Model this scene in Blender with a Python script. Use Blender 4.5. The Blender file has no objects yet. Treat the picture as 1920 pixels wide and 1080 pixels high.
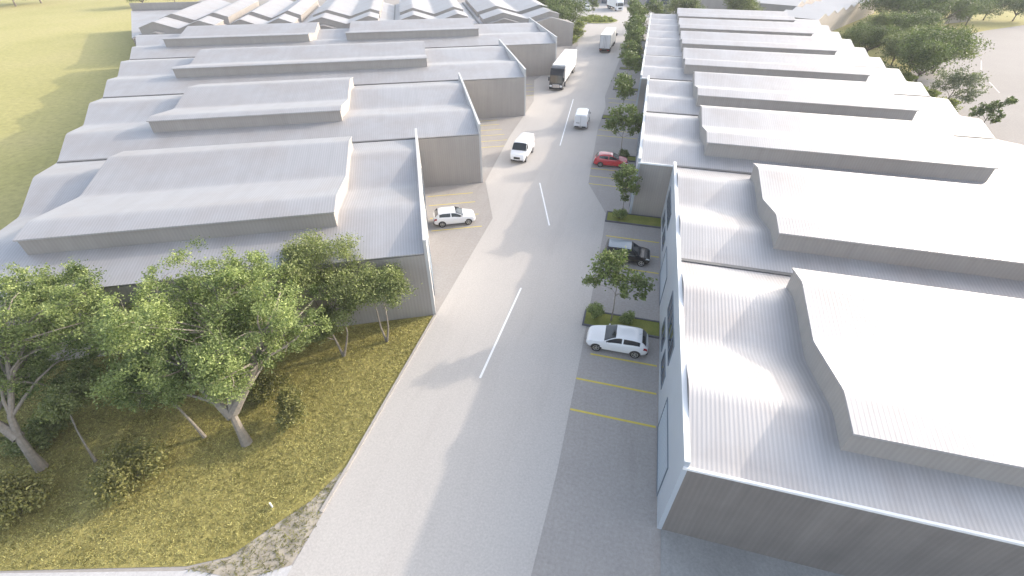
import bpy, math, random
import numpy as np
from mathutils import Vector

scene = bpy.context.scene
col = scene.collection
rad = math.radians
HAZE = 0.00038

# ------------------------------------------------------------------ camera maths (survey of the place)
F_PX, CX, CY = 860.0, 960.0, 540.0
H = 24.0
PITCH = math.atan((540 + 140) / F_PX)
YAW = math.atan(287.0 / math.hypot(F_PX, 680.0))
FW = np.array([-math.sin(YAW) * math.cos(PITCH), math.cos(YAW) * math.cos(PITCH), -math.sin(PITCH)])
RT = np.array([math.cos(YAW), math.sin(YAW), 0.0])
UP = np.cross(RT, FW)


def P(x, y, z=0.0):
    """photo pixel -> point on the level z (metres)"""
    d = FW * F_PX + RT * (x - CX) - UP * (y - CY)
    t = (z - H) / d[2]
    return (float(d[0] * t), float(d[1] * t), z)


LA = rad(25.5)                      # the left row is turned by this angle


def L(u, v, z=0.0):
    return (math.cos(LA) * u - math.sin(LA) * v, math.sin(LA) * u + math.cos(LA) * v, z)


SUN_AZ = math.atan2(0.74, 0.67)     # from +Y towards +X
SUN_EL = rad(21.7)

# ------------------------------------------------------------------ materials
MAT = {}


def new_mat(name):
    m = bpy.data.materials.new(name)
    m.use_nodes = True
    nt = m.node_tree
    b = nt.nodes['Principled BSDF']
    MAT[name] = m
    return m, nt, b


def N(nt, t, **kw):
    n = nt.nodes.new(t)
    for k, v in kw.items():
        setattr(n, k, v)
    return n


def noise(nt, scale, detail=4.0, rough=0.6, coord='Object', scl=None):
    tc = N(nt, 'ShaderNodeTexCoord')
    n = N(nt, 'ShaderNodeTexNoise')
    n.inputs['Scale'].default_value = scale
    n.inputs['Detail'].default_value = detail
    n.inputs['Roughness'].default_value = rough
    if scl:
        mp = N(nt, 'ShaderNodeMapping')
        mp.inputs['Scale'].default_value = scl
        nt.links.new(tc.outputs[coord], mp.inputs['Vector'])
        nt.links.new(mp.outputs['Vector'], n.inputs['Vector'])
    else:
        nt.links.new(tc.outputs[coord], n.inputs['Vector'])
    return n


def ramp(nt, src, stops):
    r = N(nt, 'ShaderNodeValToRGB')
    e = r.color_ramp.elements
    while len(e) < len(stops):
        e.new(0.5)
    for i, (p, c) in enumerate(stops):
        e[i].position = p
        e[i].color = (c[0], c[1], c[2], 1)
    nt.links.new(src, r.inputs['Fac'])
    return r


def mixc(nt, a, b, fac, mode='MIX'):
    m = N(nt, 'ShaderNodeMix', data_type='RGBA', blend_type=mode)
    m.inputs[0].default_value = fac if not hasattr(fac, 'links') else 0.5
    if hasattr(fac, 'links'):
        nt.links.new(fac, m.inputs[0])
    for s, i in ((a, 6), (b, 7)):
        if hasattr(s, 'links'):
            nt.links.new(s, m.inputs[i])
        else:
            m.inputs[i].default_value = (s[0], s[1], s[2], 1)
    return m.outputs[2]


def plain(name, c, rough=0.5, metal=0.0, spec=0.5, coat=0.0, var=0.0, vscale=3.0):
    m, nt, b = new_mat(name)
    b.inputs['Roughness'].default_value = rough
    b.inputs['Metallic'].default_value = metal
    b.inputs['Specular IOR Level'].default_value = spec
    b.inputs['Coat Weight'].default_value = coat
    b.inputs['Coat Roughness'].default_value = 0.04
    if var:
        n = noise(nt, vscale)
        r = ramp(nt, n.outputs['Fac'], [(0.25, [k * (1 - var) for k in c]), (0.75, [min(1, k * (1 + var)) for k in c])])
        nt.links.new(r.outputs['Color'], b.inputs['Base Color'])
    else:
        b.inputs['Base Color'].default_value = (*c, 1)
    return m


def corrugated(name, c, rough, axis, pitch=0.2, bump=0.03, var=0.05, spec=0.5, dirt=(0.6, 0.55, 0.5), dirt_amt=0.1, line=0.1, metal=0.0):
    """ribbed sheet metal: ribs repeat along the given axis mix (object space)"""
    m, nt, b = new_mat(name)
    b.inputs['Roughness'].default_value = rough
    b.inputs['Specular IOR Level'].default_value = spec
    b.inputs['Metallic'].default_value = metal
    tc = N(nt, 'ShaderNodeTexCoord')
    sep = N(nt, 'ShaderNodeSeparateXYZ')
    nt.links.new(tc.outputs['Object'], sep.inputs[0])
    if axis == 'X':
        src = sep.outputs['X']
    elif axis == 'Y':
        src = sep.outputs['Y']
    else:
        ad = N(nt, 'ShaderNodeMath', operation='ADD')
        nt.links.new(sep.outputs['X'], ad.inputs[0])
        nt.links.new(sep.outputs['Y'], ad.inputs[1])
        src = ad.outputs[0]
    mul = N(nt, 'ShaderNodeMath', operation='MULTIPLY')
    mul.inputs[1].default_value = 2 * math.pi / pitch
    nt.links.new(src, mul.inputs[0])
    sn = N(nt, 'ShaderNodeMath', operation='SINE')
    nt.links.new(mul.outputs[0], sn.inputs[0])
    bp = N(nt, 'ShaderNodeBump')
    bp.inputs['Strength'].default_value = 0.6
    bp.inputs['Distance'].default_value = bump
    nt.links.new(sn.outputs[0], bp.inputs['Height'])
    nt.links.new(bp.outputs['Normal'], b.inputs['Normal'])
    # faint weathering: broad cloudy dirt and streaks that run down the sheet
    n1 = noise(nt, 0.22, 6, 0.65)
    sc = {'X': (1.6, 0.12, 0.3), 'Y': (0.12, 1.6, 0.3)}.get(axis, (1.4, 1.4, 0.12))
    n2 = noise(nt, 1.0, 3, 0.6, scl=sc)
    r1 = ramp(nt, n1.outputs['Fac'], [(0.42, (0, 0, 0)), (0.75, (1, 1, 1))])
    r2 = ramp(nt, n2.outputs['Fac'], [(0.3, [k * (1 - var) for k in c]), (0.7, [min(1, k * (1 + var)) for k in c])])
    dm = N(nt, 'ShaderNodeMath', operation='MULTIPLY')
    dm.inputs[1].default_value = dirt_amt
    nt.links.new(r1.outputs['Color'], dm.inputs[0])
    base = mixc(nt, r2.outputs['Color'], dirt, dm.outputs[0])
    # base colour drops in the low half of each rib so the ribs show
    lr = ramp(nt, sn.outputs[0], [(0.0, (1 - line,) * 3), (0.35, (1, 1, 1))])
    base = mixc(nt, base, lr.outputs['Color'], 1.0, 'MULTIPLY')
    nt.links.new(base, b.inputs['Base Color'])
    return m


ROOF = corrugated('white_roof_sheet', (0.485, 0.475, 0.478), 0.53, 'X', 0.2, 0.003, 0.04, 0.4, (0.405, 0.355, 0.33), 0.6, 0.09, 0.52)
FAR_ROOF = plain('matt_white_roof', (0.60, 0.57, 0.545), 0.7, var=0.04, vscale=0.2)
WALL = corrugated('taupe_wall_sheet', (0.365, 0.335, 0.31), 0.5, 'XY', 0.24, 0.003, 0.05, 0.4, (0.27, 0.24, 0.21), 0.35, 0.05)
WALL_SHADED = corrugated('shaded_wall_sheet', (0.235, 0.212, 0.195), 0.45, 'XY', 0.24, 0.004, 0.10, 0.4, (0.13, 0.12, 0.115), 0.5, 0.06)  # taupe wall sheet again, with the front wall's shade put into its colour
BEIGE = corrugated('beige_wall_sheet', (0.50, 0.45, 0.41), 0.6, 'XY', 0.26, 0.004, 0.05, 0.3, (0.42, 0.37, 0.33), 0.2)
FACADE = plain('pale_blue_facade_panel', (0.46, 0.50, 0.55), 0.4, var=0.05, vscale=0.4)
FACADE_GREY = plain('pale_grey_facade_panel', (0.50, 0.49, 0.48), 0.5, var=0.05, vscale=0.4)
CAP_GREY = plain('grey_cap_flashing', (0.55, 0.545, 0.54), 0.45)
CAP = plain('white_cap_flashing', (0.86, 0.86, 0.86), 0.35)
FRAME = plain('grey_window_frame', (0.16, 0.19, 0.23), 0.4)
PANE = plain('dark_window_glass', (0.04, 0.06, 0.085), 0.08, spec=0.8)
SHUTTER = corrugated('roller_shutter', (0.44, 0.50, 0.56), 0.45, 'Y', 0.3, 0.0, 0.03)
GUTTER = plain('grey_gutter', (0.15, 0.145, 0.14), 0.5)

# ground surfaces


def ground_mat(name, c, var, s1, fine, rough=0.95, bump=0.004, stain=None, joints=0.0):
    m, nt, b = new_mat(name)
    b.inputs['Roughness'].default_value = rough
    b.inputs['Specular IOR Level'].default_value = 0.12
    n1 = noise(nt, s1, 6, 0.65)
    n2 = noise(nt, fine, 3, 0.7)
    r1 = ramp(nt, n1.outputs['Fac'], [(0.3, [k * (1 - var) for k in c]), (0.7, [k * (1 + var) for k in c])])
    r2 = ramp(nt, n2.outputs['Fac'], [(0.25, (0.86, 0.86, 0.86)), (0.75, (1.12, 1.12, 1.12))])
    out = mixc(nt, r1.outputs['Color'], r2.outputs['Color'], 1.0, 'MULTIPLY')
    if stain:
        n3 = noise(nt, 0.35, 5, 0.7, scl=(2.2, 0.25, 1))
        r3 = ramp(nt, n3.outputs['Fac'], [(0.5, (1, 1, 1)), (0.78, stain)])
        out = mixc(nt, out, r3.outputs['Color'], 1.0, 'MULTIPLY')
    if joints:
        br = N(nt, 'ShaderNodeTexBrick')
        tc = N(nt, 'ShaderNodeTexCoord')
        nt.links.new(tc.outputs['Object'], br.inputs['Vector'])
        br.inputs['Color1'].default_value = (1, 1, 1, 1)
        br.inputs['Color2'].default_value = (0.97, 0.97, 0.97, 1)
        br.inputs['Mortar'].default_value = (1 - joints, 1 - joints, 1 - joints, 1)
        br.inputs['Scale'].default_value = 1.0
        br.inputs['Mortar Size'].default_value = 0.02
        br.inputs['Brick Width'].default_value = 0.4
        br.inputs['Row Height'].default_value = 0.2
        out = mixc(nt, out, br.outputs['Color'], 1.0, 'MULTIPLY')
    nt.links.new(out, b.inputs['Base Color'])
    bp = N(nt, 'ShaderNodeBump')
    bp.inputs['Strength'].default_value = 0.5
    bp.inputs['Distance'].default_value = bump
    nt.links.new(n2.outputs['Fac'], bp.inputs['Height'])
    nt.links.new(bp.outputs['Normal'], b.inputs['Normal'])
    return m


GROUND = ground_mat('pale_concrete_ground', (0.35, 0.325, 0.305), 0.05, 0.06, 4)
ROADM = ground_mat('pale_road_surface', (0.475, 0.45, 0.425), 0.03, 0.12, 9, stain=(0.93, 0.92, 0.92))
APRON = ground_mat('grey_parking_paving', (0.36, 0.338, 0.32), 0.05, 0.3, 6, stain=(0.9, 0.89, 0.88), joints=0.03)
BITUMEN = ground_mat('dark_forecourt_paving', (0.30, 0.30, 0.295), 0.12, 0.3, 6, stain=(0.85, 0.86, 0.86))
PATHM = ground_mat('pale_footpath', (0.52, 0.51, 0.51), 0.05, 0.3, 6)
KERB = plain('dark_kerb', (0.11, 0.11, 0.125), 0.8, var=0.15)
KERBL = plain('pale_kerb', (0.40, 0.37, 0.34), 0.8, var=0.12)
WHITE_LINE = plain('white_road_paint', (0.83, 0.83, 0.83), 0.7, var=0.04)
YELLOW_LINE = plain('yellow_road_paint', (0.60, 0.49, 0.09), 0.7, var=0.08)
BLACKTOP = ground_mat('gravel_mix', (0.40, 0.355, 0.29), 0.28, 0.9, 8)


def grass_ground(name, stops, s1, fine, streak=None, bump=0.05, contrast=0.22):
    m, nt, b = new_mat(name)
    b.inputs['Roughness'].default_value = 0.95
    b.inputs['Specular IOR Level'].default_value = 0.1
    n1 = noise(nt, s1, 6, 0.6, scl=streak)
    n2 = noise(nt, fine, 5, 0.75)
    r1 = ramp(nt, n1.outputs['Fac'], stops)
    r2 = ramp(nt, n2.outputs['Fac'], [(0.3, (1 - contrast, 1 - contrast, 1 - contrast)), (0.7, (1.15, 1.15, 1.1))])
    out = mixc(nt, r1.outputs['Color'], r2.outputs['Color'], 1.0, 'MULTIPLY')
    nt.links.new(out, b.inputs['Base Color'])
    bp = N(nt, 'ShaderNodeBump')
    bp.inputs['Strength'].default_value = 0.7
    bp.inputs['Distance'].default_value = bump
    nt.links.new(n2.outputs['Fac'], bp.inputs['Height'])
    nt.links.new(bp.outputs['Normal'], b.inputs['Normal'])
    return m


FIELD = grass_ground('dry_field_grass', [(0.25, (0.37, 0.345, 0.135)), (0.5, (0.42, 0.385, 0.165)), (0.75, (0.45, 0.40, 0.19))], 0.05, 1.2, (1, 1.0, 1))
LAWN = grass_ground('far_lawn', [(0.3, (0.34, 0.31, 0.12)), (0.7, (0.40, 0.36, 0.15))], 0.1, 1.0)
SOIL = grass_ground('verge_soil', [(0.3, (0.24, 0.215, 0.07)), (0.7, (0.46, 0.40, 0.15))], 0.35, 4.5, contrast=0.6)
BEDM = grass_ground('bed_turf', [(0.3, (0.16, 0.185, 0.045)), (0.7, (0.26, 0.265, 0.075))], 0.8, 9)


def leaf_mat(name, dark, light, trans=0.25):
    m, nt, b = new_mat(name)
    at = N(nt, 'ShaderNodeAttribute', attribute_name='tint')
    r = ramp(nt, at.outputs['Fac'], [(0.0, dark), (0.75, light), (1.0, [min(1, k * 1.25) for k in light])])
    nt.links.new(r.outputs['Color'], b.inputs['Base Color'])
    b.inputs['Roughness'].default_value = 0.55
    b.inputs['Specular IOR Level'].default_value = 0.35
    tr = N(nt, 'ShaderNodeBsdfTranslucent')
    mm = mixc(nt, r.outputs['Color'], (0.8, 0.95, 0.5), 1.0, 'MULTIPLY')
    nt.links.new(mm, tr.inputs['Color'])
    ms = N(nt, 'ShaderNodeMixShader')
    ms.inputs[0].default_value = trans
    nt.links.new(b.outputs[0], ms.inputs[1])
    nt.links.new(tr.outputs[0], ms.inputs[2])
    nt.links.new(ms.outputs[0], nt.nodes['Material Output'].inputs['Surface'])
    return m


LEAF_FRESH = leaf_mat('fresh_green_leaves', (0.075, 0.12, 0.04), (0.37, 0.425, 0.16), 0.32)
LEAF_OLIVE = leaf_mat('olive_green_leaves', (0.09, 0.115, 0.04), (0.30, 0.33, 0.13), 0.3)
LEAF_STRAW = leaf_mat('straw_olive_leaves', (0.12, 0.12, 0.035), (0.34, 0.325, 0.12), 0.3)
LEAF_DARK = leaf_mat('dark_green_leaves', (0.05, 0.08, 0.025), (0.19, 0.235, 0.075), 0.25)
LEAF_PALE = leaf_mat('pale_grey_green_leaves', (0.11, 0.13, 0.075), (0.26, 0.28, 0.17), 0.25)
LEAF_LIME = leaf_mat('lime_green_leaves', (0.16, 0.20, 0.05), (0.34, 0.36, 0.10), 0.3)
GRASSM = leaf_mat('verge_grass_blades', (0.15, 0.145, 0.04), (0.68, 0.61, 0.235), 0.25)
BARK = plain('pale_grey_bark', (0.235, 0.205, 0.17), 0.9, var=0.25, vscale=6)
BARKD = plain('brown_bark', (0.14, 0.115, 0.09), 0.9, var=0.25, vscale=4)

# vehicles
CAR_WHITE = plain('white_car_paint', (0.80, 0.80, 0.81), 0.25, coat=0.8)
CAR_BLACK = plain('black_car_paint', (0.008, 0.008, 0.010), 0.25, coat=0.5)
CAR_RED = plain('red_car_paint', (0.50, 0.035, 0.045), 0.25, coat=0.9)
CAR_YELLOW = plain('yellow_car_paint', (0.62, 0.45, 0.05), 0.25, coat=0.8)
CAR_GREY = plain('grey_roof_paint', (0.20, 0.24, 0.28), 0.3, coat=0.7)
CAR_SILVER = plain('silver_van_paint', (0.66, 0.67, 0.69), 0.25, coat=0.8)
GLASS = plain('tinted_car_glass', (0.018, 0.022, 0.026), 0.06, spec=0.8)
GLASS_AMBER = plain('amber_tinted_glass', (0.035, 0.02, 0.005), 0.1, spec=0.8)
TYRE = plain('black_tyre', (0.018, 0.018, 0.018), 0.8)
RIM = plain('silver_rim', (0.55, 0.55, 0.57), 0.3, metal=0.7)
TRIM = plain('black_plastic', (0.02, 0.02, 0.022), 0.55)
LAMP = plain('clear_headlamp', (0.75, 0.77, 0.8), 0.1, spec=0.8)
TAIL = plain('red_tail_lamp', (0.35, 0.015, 0.02), 0.15, spec=0.8)
PLATE = plain('white_number_plate', (0.8, 0.8, 0.78), 0.5)
CHROME = plain('chrome', (0.75, 0.75, 0.76), 0.15, metal=1.0)
BOXW = plain('white_truck_box', (0.82, 0.81, 0.79), 0.4, var=0.03, vscale=0.6)
BOXG = plain('grey_truck_door', (0.55, 0.56, 0.58), 0.45, var=0.06, vscale=1.0)
RUST = plain('brown_chassis', (0.12, 0.07, 0.055), 0.7, var=0.2)

# ------------------------------------------------------------------ mesh helpers


class MB:
    def __init__(self):
        self.v, self.f, self.m, self.s = [], [], [], []

    def face(self, pts, mi=0, smooth=False):
        k = len(self.v)
        self.v += [tuple(p) for p in pts]
        self.f.append(tuple(range(k, k + len(pts))))
        self.m.append(mi)
        self.s.append(smooth)

    def box(self, x0, x1, y0, y1, z0, z1, mi=0):
        k = len(self.v)
        self.v += [(x0, y0, z0), (x1, y0, z0), (x1, y1, z0), (x0, y1, z0), (x0, y0, z1), (x1, y0, z1), (x1, y1, z1), (x0, y1, z1)]
        for q in ((0, 3, 2, 1), (4, 5, 6, 7), (0, 1, 5, 4), (1, 2, 6, 5), (2, 3, 7, 6), (3, 0, 4, 7)):
            self.f.append(tuple(k + i for i in q))
            self.m.append(mi)
            self.s.append(False)

    def bbox(self, x0, x1, y0, y1, z0, z1, r=0.04, mi=0):
        """box with chamfered vertical and top edges"""
        k = len(self.v)
        def ring(d, z):
            return [(x0 + d + r, y0 + d, z), (x1 - d - r, y0 + d, z), (x1 - d, y0 + d + r, z), (x1 - d, y1 - d - r, z),
                    (x1 - d - r, y1 - d, z), (x0 + d + r, y1 - d, z), (x0 + d, y1 - d - r, z), (x0 + d, y0 + d + r, z)]
        self.grid([ring(0, z0), ring(0, z1 - r), ring(r, z1)], True, mi, False)
        k2 = len(self.v)
        self.v += ring(r, z1)
        self.f.append(tuple(range(k2, k2 + 8)))
        self.m.append(mi)
        self.s.append(False)
        k2 = len(self.v)
        self.v += ring(0, z0)
        self.f.append(tuple(range(k2 + 7, k2 - 1, -1)))
        self.m.append(mi)
        self.s.append(False)

    def grid(self, rows, closed=False, mi=0, smooth=True):
        k = len(self.v)
        n = len(rows[0])
        for r in rows:
            self.v += [tuple(p) for p in r]
        for i in range(len(rows) - 1):
            for j in range(n if closed else n - 1):
                a, b2 = k + i * n + j, k + i * n + (j + 1) % n
                self.f.append((a, b2, b2 + n, a + n))
                self.m.append(mi)
                self.s.append(smooth)

    def tube(self, pts, radii, n=7, mi=0):
        rows = []
        pts = [Vector(p) for p in pts]
        for i, p in enumerate(pts):
            d = (pts[min(i + 1, len(pts) - 1)] - pts[max(i - 1, 0)]).normalized()
            ax = d.cross(Vector((0.31, 0.95, 0.1))).normalized()
            ay = d.cross(ax)
            rows.append([p + radii[i] * (math.cos(2 * math.pi * j / n) * ax + math.sin(2 * math.pi * j / n) * ay) for j in range(n)])
        self.grid(rows, True, mi)
        self.face(rows[-1], mi)

    def lathe(self, c, axis, prof, n=20, mi=0, smooth=True):
        """revolve (distance along axis, radius) about an axis through c; axis 'x','y','z'"""
        rows = []
        for d, r in prof:
            ring = []
            for j in range(n):
                t = 2 * math.pi * j / n
                p, q = r * math.cos(t), r * math.sin(t)
                o = {'x': (d, p, q), 'y': (p, d, q), 'z': (p, q, d)}[axis]
                ring.append((c[0] + o[0], c[1] + o[1], c[2] + o[2]))
            rows.append(ring)
        self.grid(rows, True, mi, smooth)

    def build(self, name, mats, parent=None, sharp=35):
        me = bpy.data.meshes.new(name)
        me.from_pydata(self.v, [], self.f)
        if not isinstance(mats, (list, tuple)):
            mats = [mats]
        for m in mats:
            me.materials.append(m)
        me.polygons.foreach_set('material_index', self.m)
        me.polygons.foreach_set('use_smooth', self.s)
        me.validate()
        me.update()
        if any(self.s):
            import bmesh
            bm = bmesh.new()
            bm.from_mesh(me)
            bmesh.ops.remove_doubles(bm, verts=bm.verts, dist=0.0004)
            bmesh.ops.recalc_face_normals(bm, faces=bm.faces)
            bm.to_mesh(me)
            bm.free()
            me.set_sharp_from_angle(angle=rad(sharp))
        return link(name, me, parent)


def link(name, me, parent=None):
    o = bpy.data.objects.new(name, me)
    col.objects.link(o)
    if parent:
        o.parent = parent
    return o


def thing(name, label, cat, loc=(0, 0, 0), rz=0.0, group=None):
    o = bpy.data.objects.new(name, None)
    col.objects.link(o)
    o.empty_display_size = 0.5
    o.location = loc
    o.rotation_euler = (0, 0, rz)
    tag(o, label, cat, group)
    return o


def tag(o, label=None, cat=None, group=None, kind=None):
    if label:
        o['label'] = label
    if cat:
        o['category'] = cat
    if group:
        o['group'] = group
    if kind:
        o['kind'] = kind
    return o


def children(o):
    return [c for c in col.objects if c.parent == o]


def copy_tree(o, parent=None):
    c = o.copy()
    col.objects.link(c)
    c.parent = parent
    for ch in children(o):
        copy_tree(ch, c)
    return c


def sheet(name, pts, mat, z, parent=None, kind='structure'):
    mb = MB()
    mb.face([(p[0], p[1], z) for p in pts])
    o = mb.build(name, mat, parent)
    # make sure it faces up
    if o.data.polygons[0].normal.z < 0:
        o.data.flip_normals()
    if not parent:
        o['kind'] = kind
    return o


# ------------------------------------------------------------------ ground, roads, grass
sheet('ground', [(-900, -300), (900, -300), (900, 1500), (-900, 1500)], GROUND, 0.0)

road_left = [(-12.3, -20), (-12.4, 5.6), (-12.6, 24.5), (-12.6, 40.2), (-15.95, 48.4), (-17.0, 63.7), (-17.3, 81), (-20.2, 94.5),
             (-19.3, 99.5), (-17.2, 107), (-16.6, 130), (-19.5, 146), (-26, 158), (-28.5, 171), (-27, 186), (-27, 215)]
road_right = [(14, 215), (6, 190), (-3, 172), (-4.5, 156), (-5.0, 140), (-5.2, 120), (-5.4, 103), (-5.6, 87), (-4.9, 81), (-5.0, 70.3),
              (-4.0, 51), (-1.3, 44.3), (-1.15, 40), (-1.0, 23.5), (-1.05, 14), (-1.3, 8.4), (-1.6, -20)]
road = sheet('road', road_left + road_right, ROADM, 0.012)
cross = sheet('side_road', [(-80, 1.9), (-25.7, 2.2), (-17.3, 4.5), (-15.6, 5.4), (-14.4, 6.4), (-12.4, 6.0), (-12.3, -20), (-80, -20)], PATHM, 0.008)
# parking aprons
sheet('parking_apron', [(-1.6, -20), (-1.3, 8.4), (-1.05, 14), (-1.0, 23.5), (-1.15, 40), (-1.3, 44.3), (-4.0, 51), (-5.0, 70.3), (-4.9, 81),
                        (-5.6, 87), (-5.4, 103), (-5.2, 120), (-5.0, 140), (1.0, 142), (1.0, 44.8), (4.3, 44.8), (4.3, 12.2), (4.3, -20)][::-1], APRON, 0.004)
lp = [L(-1.0, 27.7)[:2], (-12.6, 24.5), (-12.6, 40.2), (-15.95, 48.4), (-17.0, 63.7), (-17.3, 81), (-20.2, 94.5), (-19.3, 99.5), (-17.2, 107), (-16.6, 130),
      L(39.5, 125)[:2], L(27.4, 125)[:2], L(27.4, 97)[:2], L(16.2, 97)[:2], L(16.2, 74)[:2], L(6.1, 74)[:2], L(6.1, 50)[:2], L(-1, 50)[:2]]
sheet('parking_apron', lp, APRON, 0.004)

# lane dashes and bay lines: painted strips of their own on the surfaces


def strip(a, b, w, mat, z, name, parent):
    a, b = Vector((a[0], a[1])), Vector((b[0], b[1]))
    d = (b - a).normalized()
    n = Vector((-d.y, d.x)) * w / 2
    mb = MB()
    mb.face([(*(a - n), z), (*(b - n), z), (*(b + n), z), (*(a + n), z)])
    o = mb.build(name, mat, parent)
    if o.data.polygons[0].normal.z < 0:
        o.data.flip_normals()
    return o


for a, b in (((977, 540), (900, 709)), ((1012, 343), (1030, 423)), ((1075, 186), (1050, 273))):
    strip(P(*a), P(*b), 0.15, WHITE_LINE, 0.018, 'lane_marking', road)
ap_r = bpy.data.objects['parking_apron']
ap_l = bpy.data.objects['parking_apron.001']
for y, x0, x1 in ((23.45, -0.35, 4.25), (20.95, -1.0, 4.25), (18.35, -1.0, 4.25), (39.75, -0.8, 4.25), (37.2, 0.0, 4.25), (34.6, -0.6, 4.25),
                  (50.95, -3.9, 0.7), (53.1, -4.2, 0.7), (55.4, -4.4, 0.7), (67.2, -4.8, 0.9), (69.6, -4.8, 0.9), (83.5, -4.6, -0.2), (86, -4.9, -0.2)):
    strip((x0, y), (x1, y), 0.15, YELLOW_LINE, 0.010, 'bay_marking', ap_r)
for u0, v0 in ((-0.5, 40.35), (-0.5, 42.9), (-0.5, 45.7), (-0.5, 47.9)):
    strip(L(u0, v0), L(u0 + 5.1, v0), 0.12, YELLOW_LINE, 0.010, 'bay_marking', ap_l)
for k, v0 in enumerate((61.2, 63.4, 65.6, 67.8, 70.0, 72.0)):
    strip(L(6.6, v0), L(11.4, v0), 0.12, YELLOW_LINE, 0.010, 'bay_marking', ap_l)
for v0 in (84, 86.4, 88.8, 91.2):
    strip(L(16.8, v0), L(21.4, v0), 0.12, YELLOW_LINE, 0.010, 'bay_marking', ap_l)

# far paved lot marks
lot = sheet('paved_lot', [P(1990, 60)[:2], P(1850, 57)[:2], P(1785, 72)[:2], P(1745, 100)[:2], P(1700, 150)[:2], (39, 90), (39, 8), (140, 8), (190, 120)], GROUND, 0.006)
strip(P(1840, 114), P(1840, 131), 0.12, WHITE_LINE, 0.012, 'lot_marking', lot)
strip(P(1855, 154), P(1874, 174), 0.10, WHITE_LINE, 0.012, 'lot_marking', lot)

sheet('forecourt', [(4.6, 12.6), (60, 12.6), (60, -15), (4.6, -15)], BITUMEN, 0.016)

# dry field on the left, lawn on the far right
sheet('field', [L(-34, 30)[:2], L(-38, 52)[:2], L(-45, 84)[:2], L(-56, 120)[:2], L(-77, 170)[:2], L(-90, 300)[:2], L(-420, 300)[:2], L(-420, 0)[:2], L(-60, 6)[:2]][::-1], FIELD, 0.006)
pl = [P(1985, 44)[:2], P(1920, 47)[:2], P(1850, 57)[:2], P(1785, 71)[:2], P(1745, 100)[:2], P(1690, 150)[:2], (40, 84), (40, 150), (75, 230), (160, 330), (330, 300)]
sheet('lawn', pl, LAWN, 0.010)

# grass verge beside the road
VERGE = [(-40, 2.3), (-25.7, 2.3), (-17.3, 4.7), (-15.6, 5.6), (-14.6, 7.2), (-13.4, 9.0), (-12.55, 11.5), (-12.72, 24.4), L(-1.2, 27.6)[:2], L(-33, 27.6)[:2], L(-60, 20)[:2]]
sheet('verge', VERGE, SOIL, 0.016)
corner = [(-17.3, 4.6), (-15.6, 5.5), (-14.6, 7.1), (-13.4, 8.9), (-12.6, 11.3), (-12.42, 8.6), (-12.5, 6.0), (-14.3, 4.9)]
sheet('gravel_corner', corner, BLACKTOP, 0.02)
# low kerb between verge and road
mb = MB()
pts = [(-12.52, 8.6), (-12.5, 11.5), (-12.62, 24.45)]
for a, b in zip(pts[:-1], pts[1:]):
    d = (Vector(b) - Vector(a)).normalized()
    n = Vector((-d.y, d.x)) * 0.09
    A, B = Vector(a), Vector(b)
    for z in (0.11,):
        q = [A - n, B - n, B + n, A + n]
        mb.face([(p.x, p.y, z) for p in q])
        for i in range(4):
            p, r = q[i], q[(i + 1) % 4]
            mb.face([(p.x, p.y, 0.0), (r.x, r.y, 0.0), (r.x, r.y, z), (p.x, p.y, z)])
tag(mb.build('kerb', KERBL), kind='structure')

rng = np.random.default_rng(7)


def in_poly(x, y, poly):
    inside = np.zeros(len(x), bool)
    n = len(poly)
    for i in range(n):
        x0, y0 = poly[i]
        x1, y1 = poly[(i + 1) % n]
        c = ((y0 > y) != (y1 > y)) & (x < (x1 - x0) * (y - y0) / (y1 - y0 + 1e-12) + x0)
        inside ^= c
    return inside


def big_mesh(name, verts, nper, tint, mat, parent=None):
    """verts: (k*nper,3) array, one polygon per nper vertices, tint one value per polygon"""
    nv = len(verts)
    nf = nv // nper
    me = bpy.data.meshes.new(name)
    me.vertices.add(nv)
    me.vertices.foreach_set('co', verts.astype(np.float32).ravel())
    me.loops.add(nv)
    me.loops.foreach_set('vertex_index', np.arange(nv, dtype=np.int32))
    me.polygons.add(nf)
    me.polygons.foreach_set('loop_start', np.arange(0, nv, nper, dtype=np.int32))
    me.polygons.foreach_set('loop_total', np.full(nf, nper, np.int32))
    at = me.attributes.new('tint', 'FLOAT', 'POINT')
    at.data.foreach_set('value', np.repeat(tint, nper).astype(np.float32))
    me.materials.append(mat)
    me.update(calc_edges=True)
    return link(name, me, parent)


def smooth_noise(x, y, s, seed=0):
    r = np.random.default_rng(seed)
    out = np.zeros(len(x))
    for k in range(5):
        a = r.uniform(0, 6.28)
        f = s * (0.6 + 0.5 * k)
        out += np.sin((x * math.cos(a) + y * math.sin(a)) * f + r.uniform(0, 6.28)) / (1 + 0.5 * k)
    return out / 3.0


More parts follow.
